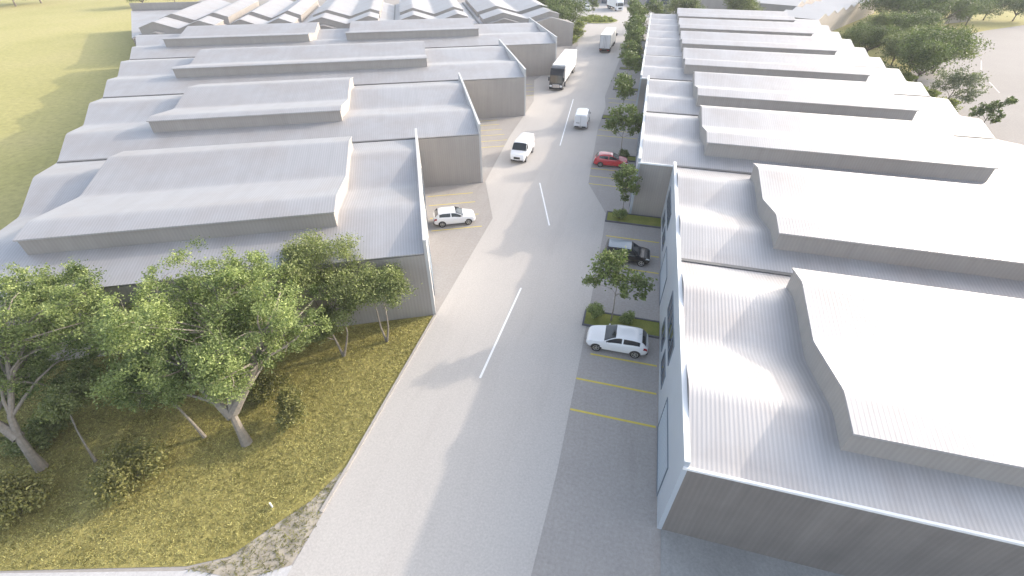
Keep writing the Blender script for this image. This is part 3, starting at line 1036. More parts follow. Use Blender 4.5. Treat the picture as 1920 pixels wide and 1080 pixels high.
def truck(label, loc, heading, cabpaint, boxmat, LB, artic, glass, lampmat=LAMP, hb=3.95, wb=1.25, rear=BOXW):
    """lorry, nose at local +x, origin under the front bumper"""
    root = thing('truck', label, 'truck', loc, heading)
    # cab
    mb = MB()
    prof = [(0.0, .45), (0.0, 1.25), (-.06, 1.45), (-.30, 2.62), (-.45, 2.85), (-1.15, hb - .35), (-2.0, hb - .12), (-2.05, .55)]
    hw = wb - .02
    def ring(p, y):
        return [(q[0], y, q[1]) for q in prof]
    rows = [ring(prof, -hw + .10), ring(prof, -hw), ring(prof, hw), ring(prof, hw - .10)]
    rows[0] = [(q[0] + (-.05 if i in (2, 3, 4) else 0), -hw, q[1]) for i, q in enumerate(prof)]
    rows[1] = [(q[0] + .0, -hw + .12, q[1] + (.03 if i in (4, 5) else 0)) for i, q in enumerate(prof)]
    rows[2] = [(q[0] + .0, hw - .12, q[1] + (.03 if i in (4, 5) else 0)) for i, q in enumerate(prof)]
    rows[3] = [(q[0] + (-.05 if i in (2, 3, 4) else 0), hw, q[1]) for i, q in enumerate(prof)]
    mb.grid(rows, False, smooth=False)
    mb.face(rows[0])
    mb.face(rows[3])
    mb.face([(-2.05, -hw, .55), (-2.05, hw, .55), (0, hw, .45), (0, -hw, .45)])
    cab = mb.build('cab', cabpaint, root)
    mb = MB()
    mb.face([(-.075 + .02, -hw + .14, 1.50), (-.075 + .02, hw - .14, 1.50), (-.285 + .02, hw - .2, 2.52), (-.285 + .02, -hw + .2, 2.52)])
    mb.build('windscreen', glass, root)
    for sd in (1, -1):
        mb = MB()
        y = sd * (hw + .006)
        mb.face([(-.25, y, 1.55), (-1.15, y, 1.55), (-1.15, y, 2.45), (-.42, y, 2.45)])
        mb.build('side_window', glass, root)
        mb = MB()
        mb.bbox(-.14, .03, min(sd * (hw - .5), sd * (hw - .06)), max(sd * (hw - .5), sd * (hw - .06)), .72, 1.02, .03)
        mb.build('headlight', lampmat, root)
        mb = MB()
        mb.bbox(-.25, -.12, min(sd * (hw + .02), sd * (hw + .26)), max(sd * (hw + .02), sd * (hw + .26)), 1.7, 2.3, .03)
        mb.build('door_mirror', TRIM, root)
    mb = MB()
    mb.bbox(-.1, .035, -.62, .62, .62, 1.18, .03)
    gr = mb.build('grille', CHROME if cabpaint is CAR_BLACK else TRIM, root)
    mb = MB()
    for k in range(3):
        mb.box(.036, .045, -.55, .55, .72 + k * .16, .78 + k * .16)
    mb.build('grille_slot', TRIM, gr)
    mb = MB()
    mb.bbox(-.2, .05, -hw, hw, .30, .58, .05)
    mb.build('front_bumper', TRIM if cabpaint is CAR_BLACK else cabpaint, root)
    # chassis
    x0 = -2.5 if artic else -2.25
    mb = MB()
    mb.box(x0 - LB + .1, -.6, -.45, .45, .55, .85)
    mb.build('chassis', TRIM, root)
    # box body
    mb = MB()
    mb.bbox(x0 - LB, x0, -wb, wb, 1.05, hb, .05)
    box = mb.build('box_body', boxmat, root)
    mb = MB()
    xr = x0 - LB
    for yy in (-wb + .04, 0, wb - .04):
        mb.box(xr - .03, xr - .001, yy - .03, yy + .03, 1.1, hb - .08)
    mb.box(xr - .025, xr - .002, -wb + .08, wb - .08, hb - .14, hb - .08)
    for yy in (-.35, .35):
        mb.box(xr - .05, xr - .001, yy - .02, yy + .02, 1.15, hb - .15)
    mb.build('door_frame', GUTTER, box)
    mb = MB()
    mb.face([(xr - .004, -wb + .06, 1.1), (xr - .004, -.03, 1.1), (xr - .004, -.03, hb - .1), (xr - .004, -wb + .06, hb - .1)])
    mb.face([(xr - .004, .03, 1.1), (xr - .004, wb - .06, 1.1), (xr - .004, wb - .06, hb - .1), (xr - .004, .03, hb - .1)])
    mb.build('rear_door', rear, box)
    mb = MB()
    mb.bbox(xr - .08, xr + .25, -wb, wb, .82, 1.04, .02)
    mb.bbox(xr - .02, xr + .12, -wb + .1, wb - .1, .42, .60, .02)
    mb.build('rear_bumper', TRIM, root)
    mb = MB()
    mb.bbox(xr + .2, xr + 1.2, -wb + .25, wb - .25, .35, .8, .03)
    mb.build('mudguard', RUST, root)
    for sd in (1, -1):
        mb = MB()
        mb.bbox(xr - .04, xr + .02, min(sd * .75, sd * 1.1), max(sd * .75, sd * 1.1), .62, .78, .01)
        mb.build('tail_light', TAIL, root)
        axles = [-1.35, xr + 1.4, xr + 2.6] + ([-3.6] if artic else [])
        for xa in axles:
            wheel(None, (xa, sd * (wb - .02), .5), .5, .34, sd, root)
        if artic:
            mb = MB()
            mb.box(-8.0 if LB > 9 else -6.0, -5.0, sd * (wb - .06) - .02, sd * (wb - .06) + .02, .5, 1.0)
            mb.build('side_guard', TRIM, root)
    return root


truck('long white semi truck with black cab facing the camera on the left lane', (-14.75, 88.0, 0.012), rad(-90), CAR_BLACK, BOXW, 14.0, True, GLASS_AMBER)
truck('white box truck seen from behind, driving towards the roundabout', (-8.9, 135.4, 0.012), rad(88), CAR_WHITE, BOXW, 10.5, True, GLASS, hb=3.9, rear=BOXG)
truck('pale lorry with white cab parked beyond the roundabout, facing the camera', (-10.8, 192.5, 0.004), rad(-62), CAR_WHITE, BOXW, 7.0, False, GLASS)

# ------------------------------------------------------------------ planting beds on the right


def bed(label, x0, x1, y0, y1):
    root = thing('planting_bed', label, 'planting bed', ((x0 + x1) / 2, (y0 + y1) / 2, 0), 0, 'kerbed planting beds between the parking bays')
    hx, hy = (x1 - x0) / 2, (y1 - y0) / 2
    mb = MB()
    k = .13
    mb.box(-hx, hx, -hy, -hy + k, 0, .14)
    mb.box(-hx, hx, hy - k, hy, 0, .14)
    mb.box(-hx, -hx + k, -hy + k, hy - k, 0, .14)
    mb.build('kerb', KERB, root)
    mb = MB()
    mb.face([(-hx + k, -hy + k, .09), (hx, -hy + k, .09), (hx, hy - k, .09), (-hx + k, hy - k, .09)])
    mb.build('turf', BEDM, root)
    return root


bed('green planting bed with dark kerb beside the near white hatchback', -1.35, 4.36, 26.25, 28.1)
bed('green planting bed against the grey end wall, past the black hatchback', -1.2, 4.36, 42.5, 44.6)
bed('green planting bed just past the red hatchback', -4.0, 1.05, 58.7, 60.4)
bed('green planting bed beside the right facade, second past the red hatchback', -4.9, 1.0, 74.7, 76.4)
for k, y in enumerate((91.5, 107.6, 123.8, 139.5)):
    bed('green planting bed under the far street trees, %s' % ('nearest of the four', 'second of the four', 'third of the four', 'last of the four')[k], -4.6, -.1, y, y + 1.6)

# ------------------------------------------------------------------ trees and shrubs


def crown(name, clusters, n, size, mat, seed, parent, flat=0.8, sub=14, spread=0.2, tone=0.0):
    r = np.random.default_rng(seed)
    cl = np.array(clusters, float)
    wts = cl[:, 3] ** 2
    wts /= wts.sum()
    V, T = [], []
    for c, wt in zip(cl, wts):
        m = max(8, int(n * wt))
        ns = max(4, int(sub * (0.6 + c[3] / cl[:, 3].max())))
        d = r.normal(0, 1, (ns, 3))
        d /= np.linalg.norm(d, axis=1)[:, None]
        rr = c[3] * (0.35 + 0.65 * r.random(ns) ** 0.6)
        sc = c[:3] + d * rr[:, None] * np.array([1, 1, flat])
        st = r.normal(0.45 + tone, 0.16, ns)
        pick = r.integers(0, ns, m)
        pos = sc[pick] + r.normal(0, 1, (m, 3)) * c[3] * spread * np.array([1, 1, .75])
        t = st[pick] + r.normal(0, 0.12, m)
        V.append(pos)
        T.append(t)
    pos = np.concatenate(V)
    t = np.clip(np.concatenate(T), 0, 1)
    m = len(pos)
    # leaf frames: normals biased upwards
    nrm = r.normal(0, 1, (m, 3)) + np.array([0, 0, 0.9])
    nrm /= np.linalg.norm(nrm, axis=1)[:, None]
    ax = np.cross(nrm, r.normal(0, 1, (m, 3)))
    ax /= np.linalg.norm(ax, axis=1)[:, None]
    ay = np.cross(nrm, ax)
    s = size * r.uniform(0.6, 1.3, m)[:, None]
    Q = np.empty((m, 4, 3))
    Q[:, 0] = pos - ax * s * .5
    Q[:, 1] = pos + ay * s * .30 - nrm * s * .06
    Q[:, 2] = pos + ax * s * .5
    Q[:, 3] = pos - ay * s * .30 - nrm * s * .06
    return big_mesh(name, Q.reshape(-1, 3), 4, t, mat, parent)


def limb(mb, a, b, ra, rb, r, bend=0.12, n=5, sides=6):
    a, b = Vector(a), Vector(b)
    l = (b - a).length
    off = Vector((r.normal(0, 1), r.normal(0, 1), abs(r.normal(0, 1)))) * l * bend
    pts = []
    for i in range(n + 1):
        t = i / n
        pts.append(a.lerp(b, t) + off * math.sin(math.pi * t))
    mb.tube(pts, [ra + (rb - ra) * i / n for i in range(n + 1)], sides)


def tree(label, base, clusters, stems, n, size, leaf, bark, seed, group=None, r0=.2, name='tree', cat='tree', tone=0.0, sub=14, flat=.8, spread=.2, lean=None):
    """base world; clusters (x,y,z,r) relative to the base; stems = list of trunk polylines (relative)"""
    r = np.random.default_rng(seed)
    root = thing(name, label, cat, base, 0, group)
    mb = MB()
    tips = []
    for st in stems:
        k = len(st)
        radii = [r0 * (1.25 if i == 0 else 1) * (1 - .62 * i / (k - 1)) for i in range(k)]
        mb.tube(st, radii, 8)
        tips.append((st, radii))
    for c in clusters:
        best = None
        for st, radii in tips:
            for i in range(max(1, len(st) - 3), len(st)):
                d = (Vector(c[:3]) - Vector(st[i])).length + (0 if st[i][2] < c[2] else 1.5)
                if best is None or d < best[0]:
                    best = (d, st[i], radii[i])
        limb(mb, best[1], (c[0], c[1], c[2] - c[3] * .2), best[2] * .6, best[2] * .16, r)
        for _ in range(3):
            d = Vector(r.normal(0, 1, 3))
            d.normalize()
            limb(mb, (c[0], c[1], c[2] - c[3] * .25), Vector(c[:3]) + d * c[3] * .75, best[2] * .2, best[2] * .05, r, .1, 3, 4)
    mb.build('trunk', bark, root)
    crown('crown', clusters, n, size, leaf, seed + 500, root, flat, sub, spread, tone)
    return root


def blob(r, cx, cy, cz, R, Rz, k, cr, zmin=None):
    out = []
    for i in range(k):
        d = r.normal(0, 1, 3)
        d /= np.linalg.norm(d)
        q = r.random() ** 0.45
        z = cz + d[2] * Rz * q
        if zmin is not None and z < zmin:
            z = zmin + abs(r.normal(0, .3))
        out.append((cx + d[0] * R * q, cy + d[1] * R * q, z, cr * r.uniform(.75, 1.25)))
    return out


def at(base, lst):
    """surveyed clump positions relative to a tree's base"""
    return [(*(Vector(P(x, y, z)) - Vector(base)), q) for x, y, z, q in lst]


r = np.random.default_rng(3)
# large grove tree in the middle
tree('largest leafy tree on the grass verge, thick pale trunk forking low over open grass', (-19.1, 11.1, 0), blob(r, -2.0, 3.6, 6.6, 5.0, 3.4, 34, 1.35, 3.0) + blob(r, -5.0, 2.4, 5.0, 2.8, 2.2, 12, 1.2, 2.4) + blob(r, .3, 3.9, 5.4, 2.1, 1.9, 12, 1.0, 3.0)
     + at((-19.1, 11.1, 0), [(250, 700, 3.5, 1.25), (330, 735, 3.0, 1.0), (220, 620, 4.5, 1.3), (280, 640, 4.6, 1.2), (400, 715, 3.4, 1.0), (560, 560, 5.0, 1.2), (590, 605, 4.2, 1.0), (540, 640, 3.8, 1.0), (600, 545, 5.0, .8), (260, 755, 2.6, .8), (200, 700, 3.2, 1.0), (350, 545, 7.8, .9), (300, 520, 8, .9), (440, 520, 8, .9)]),
     [[(0, 0, 0), (-.15, .15, 1.0), (-.35, .35, 2.0), (-.5, .8, 3.0), (-1.0, 1.9, 4.4), (-1.5, 2.8, 6.0)],
      [(-.35, .35, 2.0), (-1.2, .5, 2.7), (-2.2, .8, 3.2), (-3.4, 1.3, 4.2)],
      [(-.4, .5, 2.2), (0.2, 1.3, 3.3), (.6, 2.4, 4.6), (.8, 3.4, 6)]], 105000, .13, LEAF_FRESH, BARK, 21, 'trees of the grass verge', r0=.27, spread=.17, sub=10, tone=.03)
tree('leafy tree cut by the left edge of the picture, grey trunk leaning left', (-29.1, 6.8, 0), blob(r, -1.8, 4.8, 6.4, 3.8, 3.2, 25, 1.3, 2.8) + blob(r, -3.2, 1.8, 5.2, 2.6, 2.0, 9, 1.2, 2.4)
     + at((-29.1, 6.8, 0), [(40, 560, 6, 1.4), (120, 600, 5, 1.3), (60, 680, 4, 1.2), (150, 650, 4, 1.1), (20, 740, 3.2, 1.0), (110, 735, 3, .9), (30, 520, 7, 1.0)]),
     [[(0, 0, 0), (-.3, .2, 1.0), (-.7, .5, 2.0), (-1.1, 1.0, 3.0), (-1.6, 2.2, 4.4), (-2, 3.2, 6)],
      [(-.7, .5, 2.0), (-1.8, .6, 3.0), (-2.8, 1.2, 4.2)]], 72000, .13, LEAF_FRESH, BARK, 22, 'trees of the grass verge', r0=.25, spread=.17, sub=10, tone=-.05)
tree('young tree with thin pale trunk just left of the largest verge tree', (-21.8, 10.8, 0), blob(r, -2.2, .6, 4.0, 1.9, 1.1, 9, .95, 2.4),
     [[(0, 0, 0), (-.35, .1, 1.0), (-.8, .2, 2.0), (-1.5, .4, 3.2)]], 14000, .14, LEAF_FRESH, BARK, 23, 'trees of the grass verge', r0=.10)
tree('thin pale sapling leaning left between the two big verge trees', (-26.6, 7.9, 0), blob(r, -1.9, 1.9, 3.3, 1.5, 1.0, 8, .85, 1.9),
     [[(0, 0, 0), (-.45, .3, .8), (-1.0, .7, 1.7), (-1.6, 1.3, 2.8)]], 9000, .14, LEAF_OLIVE, BARK, 24, 'trees of the grass verge', r0=.07)
tree('two stemmed slim tree nearest the corner of the left warehouse', (-15.0, 20.9, 0), blob(r, -.2, .9, 4.45, 2.0, 1.3, 17, .72, 2.9),
     [[(0, 0, 0), (-.35, .2, 1.2), (-.5, .4, 2.4), (-.7, .6, 3.8)], [(.05, 0, 0), (.25, .25, 1.3), (.1, .6, 2.6), (-.1, .8, 4.2)]], 14000, .14, LEAF_OLIVE, BARK, 25, 'trees of the grass verge', tone=.1, spread=.3, r0=.075, sub=9, flat=.7)
tree('slim tree with pale V shaped stems, second from the warehouse corner', (-17.3, 18.8, 0), blob(r, -.9, .4, 2.9, 1.7, .8, 9, .75, 1.8),
     [[(0, 0, 0), (-.5, .3, 1.2), (-.9, .5, 2.3), (-1.3, .6, 3.0)], [(.05, 0, 0), (.3, .3, 1.0), (.5, .5, 1.9), (.4, .7, 2.8)]], 8500, .15, LEAF_OLIVE, BARK, 26, 'trees of the grass verge', r0=.085, sub=9, tone=-.05)
tree('feathery multi stemmed tree rising against the left roof edge behind the V stemmed one', (-19.4, 20.6, 0),
     blob(r, .2, .6, 5.4, 2.8, 1.7, 26, .8, 3.0) + at((-19.4, 20.6, 0), [(690, 520, 5.2, .8), (660, 560, 4.5, .8), (640, 600, 3.6, .7), (700, 555, 4.6, .7)]) + [(-.4, 1, 7.2, .6), (1.0, 1.2, 7.1, .55), (1.9, 1.4, 7.0, .6), (-1.5, .8, 6.8, .6)],
     [[(0, 0, 0), (-.4, .2, 1.6), (-.8, .4, 3), (-.8, .6, 5)], [(.05, 0, 0), (.3, .2, 1.6), (.2, .5, 3.0), (.6, .7, 5)], [(0, 0.05, 0), (.1, .3, 1.6), (1.0, .5, 3.0), (1.3, .8, 5)]], 28000, .14, LEAF_OLIVE, BARK, 27, 'trees of the grass verge', tone=.1, r0=.08, spread=.32, sub=9, flat=.9)
tree('yellowish young tree between the big verge trees, close to the warehouse wall', (-30.0, 14.5, 0), blob(r, -.3, .6, 3.6, 2.0, 1.4, 12, .95, 1.9),
     [[(0, 0, 0), (-.1, .2, 1.2), (-.2, .4, 2.6), (-.3, .6, 4)]], 14000, .14, LEAF_OLIVE, BARK, 28, 'trees of the grass verge', r0=.09, tone=.1)
tree('small tree hidden in the shade behind the largest verge tree', (-25.2, 15.5, 0), blob(r, -.2, .4, 3.8, 2.3, 1.6, 12, 1.1, 1.8),
     [[(0, 0, 0), (-.1, .2, 1.2), (-.1, .3, 2.6), (0, .4, 4)]], 16000, .15, LEAF_FRESH, BARK, 29, 'trees of the grass verge', r0=.1, tone=-.05)


def shrub(label, base, R, Hh, n, size, leaf, seed, group=None, k=9, tone=0.0, name='shrub'):
    r = np.random.default_rng(seed)
    root = thing(name, label, 'shrub', base, 0, group)
    cl = []
    for i in range(k + 5):
        a, q = r.uniform(0, 6.283), R * .72 * math.sqrt(r.random())
        cl.append((q * math.cos(a), q * math.sin(a), Hh * (.30 + .45 * (1 - (q / R) ** 2)) * r.uniform(.75, 1.05), R * r.uniform(.34, .5)))
    mb = MB()
    for c in cl:
        limb(mb, (c[0] * .1, c[1] * .1, 0), c[:3], .03, .008, r, .1, 4, 5)
    mb.build('stem', BARKD, root)
    crown('foliage', cl, n, size, leaf, seed + 900, root, min(1.0, Hh / (2 * R) + .3), 10, .25, tone)
    return root


gs = 'shrubs growing in the verge grass'
shrub('dark olive shrub in the grass right of the thick pale trunk', (-17.3, 13.2, 0), 1.25, 2.5, 5200, .16, LEAF_STRAW, 41, gs, tone=-.12)
shrub('broad olive shrub in front of the thin leaning sapling', (-23.6, 7.7, 0), 1.75, 1.9, 7000, .16, LEAF_STRAW, 42, gs, tone=-.02)
shrub('broad olive shrub nearest the lower left corner', (-27.6, 4.6, 0), 1.9, 1.9, 7500, .16, LEAF_STRAW, 43, gs, tone=-.08)
shrub('low dark shrub under the left edge tree', (-31.0, 8.2, 0), 1.5, 1.5, 4500, .16, LEAF_OLIVE, 44, gs)
shrub('low shrub behind the largest verge tree trunk', (-20.0, 14.8, 0), 1.2, 1.3, 3600, .15, LEAF_STRAW, 45, gs, tone=-.1)

gb = 'rounded shrubs in the planting beds'
shrub('round green shrub at the road end of the near planting bed', (-.5, 27.25, .09), .72, 1.3, 4200, .10, LEAF_FRESH, 51, gb, 8)
shrub('flatter green shrub half hidden behind the near white hatchback', (2.1, 27.3, .09), .7, .95, 3400, .10, LEAF_FRESH, 52, gb, 8, .1)
shrub('round shrub in the bed before the grey end wall on the right', (.1, 43.5, .09), .72, 1.2, 3200, .12, LEAF_FRESH, 53, gb, 8)
shrub('round dark shrub just behind the nose of the red hatchback', (-.6, 59.5, .09), .7, 1.2, 2600, .13, LEAF_DARK, 54, gb, 8, .1)

# street trees on the right: three shapes, copied with their parts
gt = 'street trees along the right parking bays'
t1 = tree('sparse leafy street tree in the near planting bed, spreading over the parking bay', (.75, 27.3, .09),
          [(-1.2, .3, 4.9, .9), (-.6, .9, 5.3, .85), (-1.7, -.1, 4.1, .7), (-1.9, .0, 3.4, .55), (.1, .0, 4.1, .95), (.9, .1, 4.2, .8), (1.7, .0, 3.9, .7), (.6, -.5, 3.5, .6), (1.7, -.2, 3.2, .5), (-.4, .5, 4.6, .8)],
          [[(0, 0, 0), (.04, 0, 1.2), (-.02, .02, 2.4), (0, .05, 3.6)]], 3600, .22, LEAF_DARK, BARK, 61, gt, r0=.055, sub=7, spread=.25, tone=.1)
t2 = tree('narrow street tree in the bed before the grey end wall, crown hanging low', (.35, 43.5, .09),
          [(-.1, .2, 5.2, .75), (.45, .3, 4.7, .8), (-.5, .1, 4.4, .75), (.4, 0, 3.8, .8), (-.3, 0, 3.5, .6), (.1, -.2, 2.6, .45), (.7, .1, 3.1, .5)],
          [[(0, 0, 0), (.03, 0, 1.2), (0, .02, 2.4), (0, .05, 4.0)]], 2000, .27, LEAF_DARK, BARK, 62, gt, r0=.05, sub=7, spread=.26, tone=.1)
t3 = tree('spreading street tree behind the red hatchback', (-1.0, 59.6, .09),
          [(-1.1, .2, 5.2, 1.05), (0.0, .6, 5.6, 1.1), (1.2, .2, 5.0, 1.1), (-1.9, 0, 4.3, .8), (.2, -.3, 4.6, 1.0), (1.9, -.1, 4.3, .8), (-1.2, -.3, 3.8, .7), (1.3, -.4, 3.7, .7)],
          [[(0, 0, 0), (.03, 0, 1.2), (0, .02, 2.6), (0, .05, 4.2)]], 2700, .32, LEAF_DARK, BARK, 63, gt, r0=.06, sub=7, spread=.26, tone=.1)
for src, (x, y), rz, s, lab in ((t3, (-1.9, 75.6), 1.3, 1.0, 'street tree leaning over the bays beside the grey step wall on the right'),
                                (t3, (-1.6, 92.3), 2.2, 1.0, 'street tree on the right, level with the cab of the semi truck'),
                                (t3, (-2.6, 101.0), .6, 1.0, 'street tree on the right, level with the middle of the semi truck trailer'),
                                (t2, (-2.0, 108.3), 2.0, 1.3, 'narrow street tree on the right, level with the tail of the semi truck'),
                                (t3, (-2.6, 115.5), 4.0, 1.1, 'street tree on the right nearest the tail of the box truck'),
                                (t3, (-3.4, 124.5), 5.0, 1.15, 'street tree on the right beside the tail of the box truck'),
                                (t1, (-3.2, 132.0), 3.0, 1.2, 'street tree on the right beside the box truck trailer'),
                                (t3, (-3.2, 140.2), 1.0, 1.3, 'tall street tree at the far end of the right row, before the roundabout'),
                                (t3, (-4.0, 148.5), 2.0, 1.3, 'last street tree on the right before the roundabout'),
                                (t3, (.5, 156.0), 3.4, 1.2, 'street tree standing past the far end of the right row')):
    c = copy_tree(src)
    c.location = (x, y, .09)
    c.rotation_euler = (0, 0, rz)
    c.scale = (s, s, s)
    c['label'] = lab

# ------------------------------------------------------------------ background trees: four shapes, copied
r = np.random.default_rng(77)
gbk = 'background trees around the warehouses'


def bg_tree(label, base, R, Hh, n, leaf, seed, size=.42, bark=BARKD, trunk_h=.28, k=14, tone=0.0, sub=10):
    r = np.random.default_rng(seed)
    cl = blob(r, 0, 0, Hh * .62, R * .75, Hh * .26, k, R * .36, Hh * trunk_h)
    return tree(label, base, cl, [[(0, 0, 0), (.1, 0, Hh * .15), (.15, .1, Hh * .3), (.1, .2, Hh * .55)], [(.12, .05, Hh * .2), (R * .25, .2, Hh * .35), (R * .4, .1, Hh * .5)], [(.12, .05, Hh * .22), (-R * .3, -.1, Hh * .38), (-R * .4, .1, Hh * .52)]],
                n, size, leaf, bark, seed, gbk, r0=Hh * .022, sub=sub, tone=tone, flat=.75, spread=.22)


def place(src, px, py, rz, s, label, sz=None):
    c = copy_tree(src)
    b = P(px, py) if not isinstance(py, tuple) else (*py, 0)
    c.location = b
    c.rotation_euler = (0, 0, rz)
    c.scale = (s, s, sz or s)
    c['label'] = label
    return c


A1 = bg_tree('big dark tree beside the paved lot, nearest to the right roofs', P(1712, 160), 7.6, 9.5, 13000, LEAF_DARK, 101, .36, trunk_h=.12, k=20)
A2 = bg_tree('big rounded green tree standing at the edge of the paved lot', P(1748, 138), 6.2, 9.0, 12000, LEAF_OLIVE, 102, .36, trunk_h=.12, k=20, tone=-.05)
A3 = bg_tree('wide dark tree behind the paved lot, its crown touching the top edge', P(1652, 48), 9.0, 11.0, 12000, LEAF_DARK, 103, .42, trunk_h=.28, k=18)
A4 = tree('sparse pale tree with see-through crown beside the paved lot', P(1757, 214), [(-.8, .5, 5.6, 1.5), (1.2, .6, 6.0, 1.5), (2.6, .2, 5.2, 1.3), (.3, -.2, 4.6, 1.5), (3.2, -.4, 4.0, 1.1), (1.6, -.6, 3.4, 1.2), (-1.6, .2, 4.2, 1.1), (2.8, -.8, 2.7, .9)],
          [[(0, 0, 0), (.2, 0, 1.3), (.4, .1, 2.6), (.7, .2, 4.4)]], 4200, .28, LEAF_PALE, BARK, 104, gbk, r0=.12, sub=9, spread=.24)
A5 = tree('small dark tree alone on the paved lot beside the right roofs', P(1834, 246), [(-1.6, .2, 2.6, .9), (-.5, .3, 3.0, 1.0), (.6, .4, 3.6, .95), (1.6, .5, 4.2, .8), (.6, -.4, 2.4, .9), (1.2, -.2, 1.7, .6), (2.3, .6, 4.5, .5)],
          [[(0, 0, 0), (.05, 0, .8), (.1, .1, 1.6), (.2, .2, 2.8)]], 2600, .27, LEAF_DARK, BARKD, 105, gbk, r0=.09, sub=8, tone=.0)
for src, px, py, rz, s, lab in (
        (A2, 1668, 128, 1.0, .8, 'green tree between the right roofs and the big dark tree'),
        (A1, 1622, 108, 2.2, .75, 'dark tree close to the right roofs, next to the pale shrubs'),
        (A2, 1700, 118, 5.1, .9, 'rounded green tree in the middle of the clump, nearer the lot'),
        (A2, 1590, 92, 3.1, .55, 'lower green tree beside the beige sawtooth wall'),
        (A1, 1690, 92, 4.0, .9, 'dark tree in the middle of the clump on the right'),
        (A3, 1703, 58, 1.1, .95, 'wide dark tree second from the sawtooth wall at the top'),
        (A3, 1680, 34, .2, 1.0, 'tall dark tree at the top of the right clump, beyond the sawtooth wall'),
        (A3, 1730, 30, 3.2, 1.0, 'tall dark tree at the top of the right clump, beyond the grey garden wall'),
        (A2, 1640, 76, 3.9, .8, 'green tree in front of the beige sawtooth wall'),
        (A3, 1752, 56, 2.4, .9, 'wide dark tree behind the grey garden wall'),
        (A3, 1809, 50, 4.1, .8, 'tree with bare leaning trunk on the dry lawn, nearest the grey wall'),
        (A3, 1843, 38, 5.2, .75, 'tree on the dry lawn, middle one of three in the right corner'),
        (A3, 1898, 40, .4, .75, 'tree on the dry lawn, cut by the right picture edge'),
        (A2, 1393, (25.5, 168.5), 1.9, 1.1, 'round dark tree just behind the roof of the last right bay'),
        (A2, 1280, (9.4, 166.5), 2.9, 1.0, 'rounded tree behind the left corner of the last right bay'),
        (A1, 1055, 72, .3, 1.0, 'big dark tree beside the gable fronted warehouse and the roundabout'),
        (A2, 1048, 42, 1.8, 1.0, 'green tree behind the big dark one left of the roundabout'),
        (A1, 1020, 30, 3.3, .95, 'dark tree behind the zigzag roofs, left of the roundabout trees'),
        (A2, 270, 14, .9, .9, 'rounded tree behind the back row at the edge of the dry field'),
        (A1, 330, 9, 2.1, .9, 'dark tree behind the leftmost zigzag roof'),
        (A2, 470, 8, 2.1, .9, 'green tree behind the second zigzag roof from the field'),
        (A1, 560, 8, 4.1, .9, 'dark tree behind the middle zigzag roof'),
        (A1, 30, 12, 1.5, 1.3, 'dark tree at the far end of the dry field, top left corner'),
        (A2, -30, 16, 2.5, 1.4, 'tree at the far end of the dry field, cut by the left edge'),
        (A1, 78, 6, 3.5, 1.2, 'tree at the far end of the dry field, right of the corner one'),
        (A3, 1130, -6, 3.5, .8, 'tree behind the parked car beyond the roundabout'),
        (A3, 1205, -8, .5, .8, 'tree behind the grey shed beyond the roundabout'),
        (A3, 1245, 2, 1.9, .8, 'tree right of the grey shed beyond the roundabout'),
        (A5, 1925, 290, 1.2, .9, 'small tree on the paved lot at the right picture edge')):
    place(src, px, py, rz, s, lab)

gr = 'low shrubs around the roundabout and far beds'
s1 = shrub('pale green shrub between the gable fronted warehouse and the road', P(1084, 72), 2.0, 2.6, 2200, .34, LEAF_LIME, 151, gr, 10)
s2 = shrub('pale shrub beside the roofs and the beige sawtooth wall', P(1600, 84), 2.4, 2.2, 2000, .36, LEAF_PALE, 152, gr, 10)
for src, px, py, s, lab in ((s1, 1088, 56, .9, 'pale green shrub on the corner by the roundabout'), (s1, 1075, 82, .8, 'pale green shrub touching the gable fronted warehouse wall'),
                            (s2, 1628, 90, 1.0, 'pale shrub under the dark trees right of the roofs'), (s2, 1655, 150, 1.2, 'pale shrub in front of the dark trees, halfway along the right roofs'), (s1, 1690, 165, 1.1, 'lime shrub between the stepped roofs and the dark trees'), (s1, 1640, 132, .9, 'small lime shrub beside the far right roofs'), (s1, 1775, 208, .8, 'lime shrub below the sparse pale tree'), (s1, 1740, 190, .8, 'lime shrub beside the stepped roof ends, near the pale tree'),
                            (s1, 1722, 176, .6, 'lime shrub at the foot of the big dark tree'), (s2, 1250, 22, 1.0, 'pale shrub behind the far end of the right facade'),
                            (s2, 1238, 30, 1.2, 'pale shrub left of the far right roof corner'), (s2, 1345, 22, .9, 'pale shrub behind the far right roof, left of the round tree')):
    c = copy_tree(src)
    c.location = P(px, py)
    c.scale = (s, s, s)
    c['label'] = lab

# roundabout island
cx, cy = -16.4, 170.5
isl = thing('roundabout_island', 'round planted traffic island with low lime green planting in the far junction', 'traffic island', (cx, cy, 0))
mb = MB()
mb.lathe((0, 0, 0), 'z', [(0, 6.9), (.16, 6.85), (.16, 6.5)], 48, smooth=False)
mb.build('kerb', KERBL, isl)
mb = MB()
mb.face([(6.5 * math.cos(2 * math.pi * k / 48), 6.5 * math.sin(2 * math.pi * k / 48), .14) for k in range(48)])
mb.build('turf', BEDM, isl)
r = np.random.default_rng(8)
cl = []
for k in range(60):
    a, q = r.uniform(0, 6.283), 6.2 * math.sqrt(r.random())
    cl.append((q * math.cos(a), q * math.sin(a), .45, .5))
crown('planting', cl, 7000, .32, LEAF_LIME, 333, isl, .6, 8, .4, .12)
c = copy_tree(t2)
c.location = (cx - 1.6, cy + .6, .15)
c.scale = (1.3, 1.3, 1.2)
c['label'] = 'single small tree growing in the roundabout island'
c['group'] = gt

# ------------------------------------------------------------------ far buildings


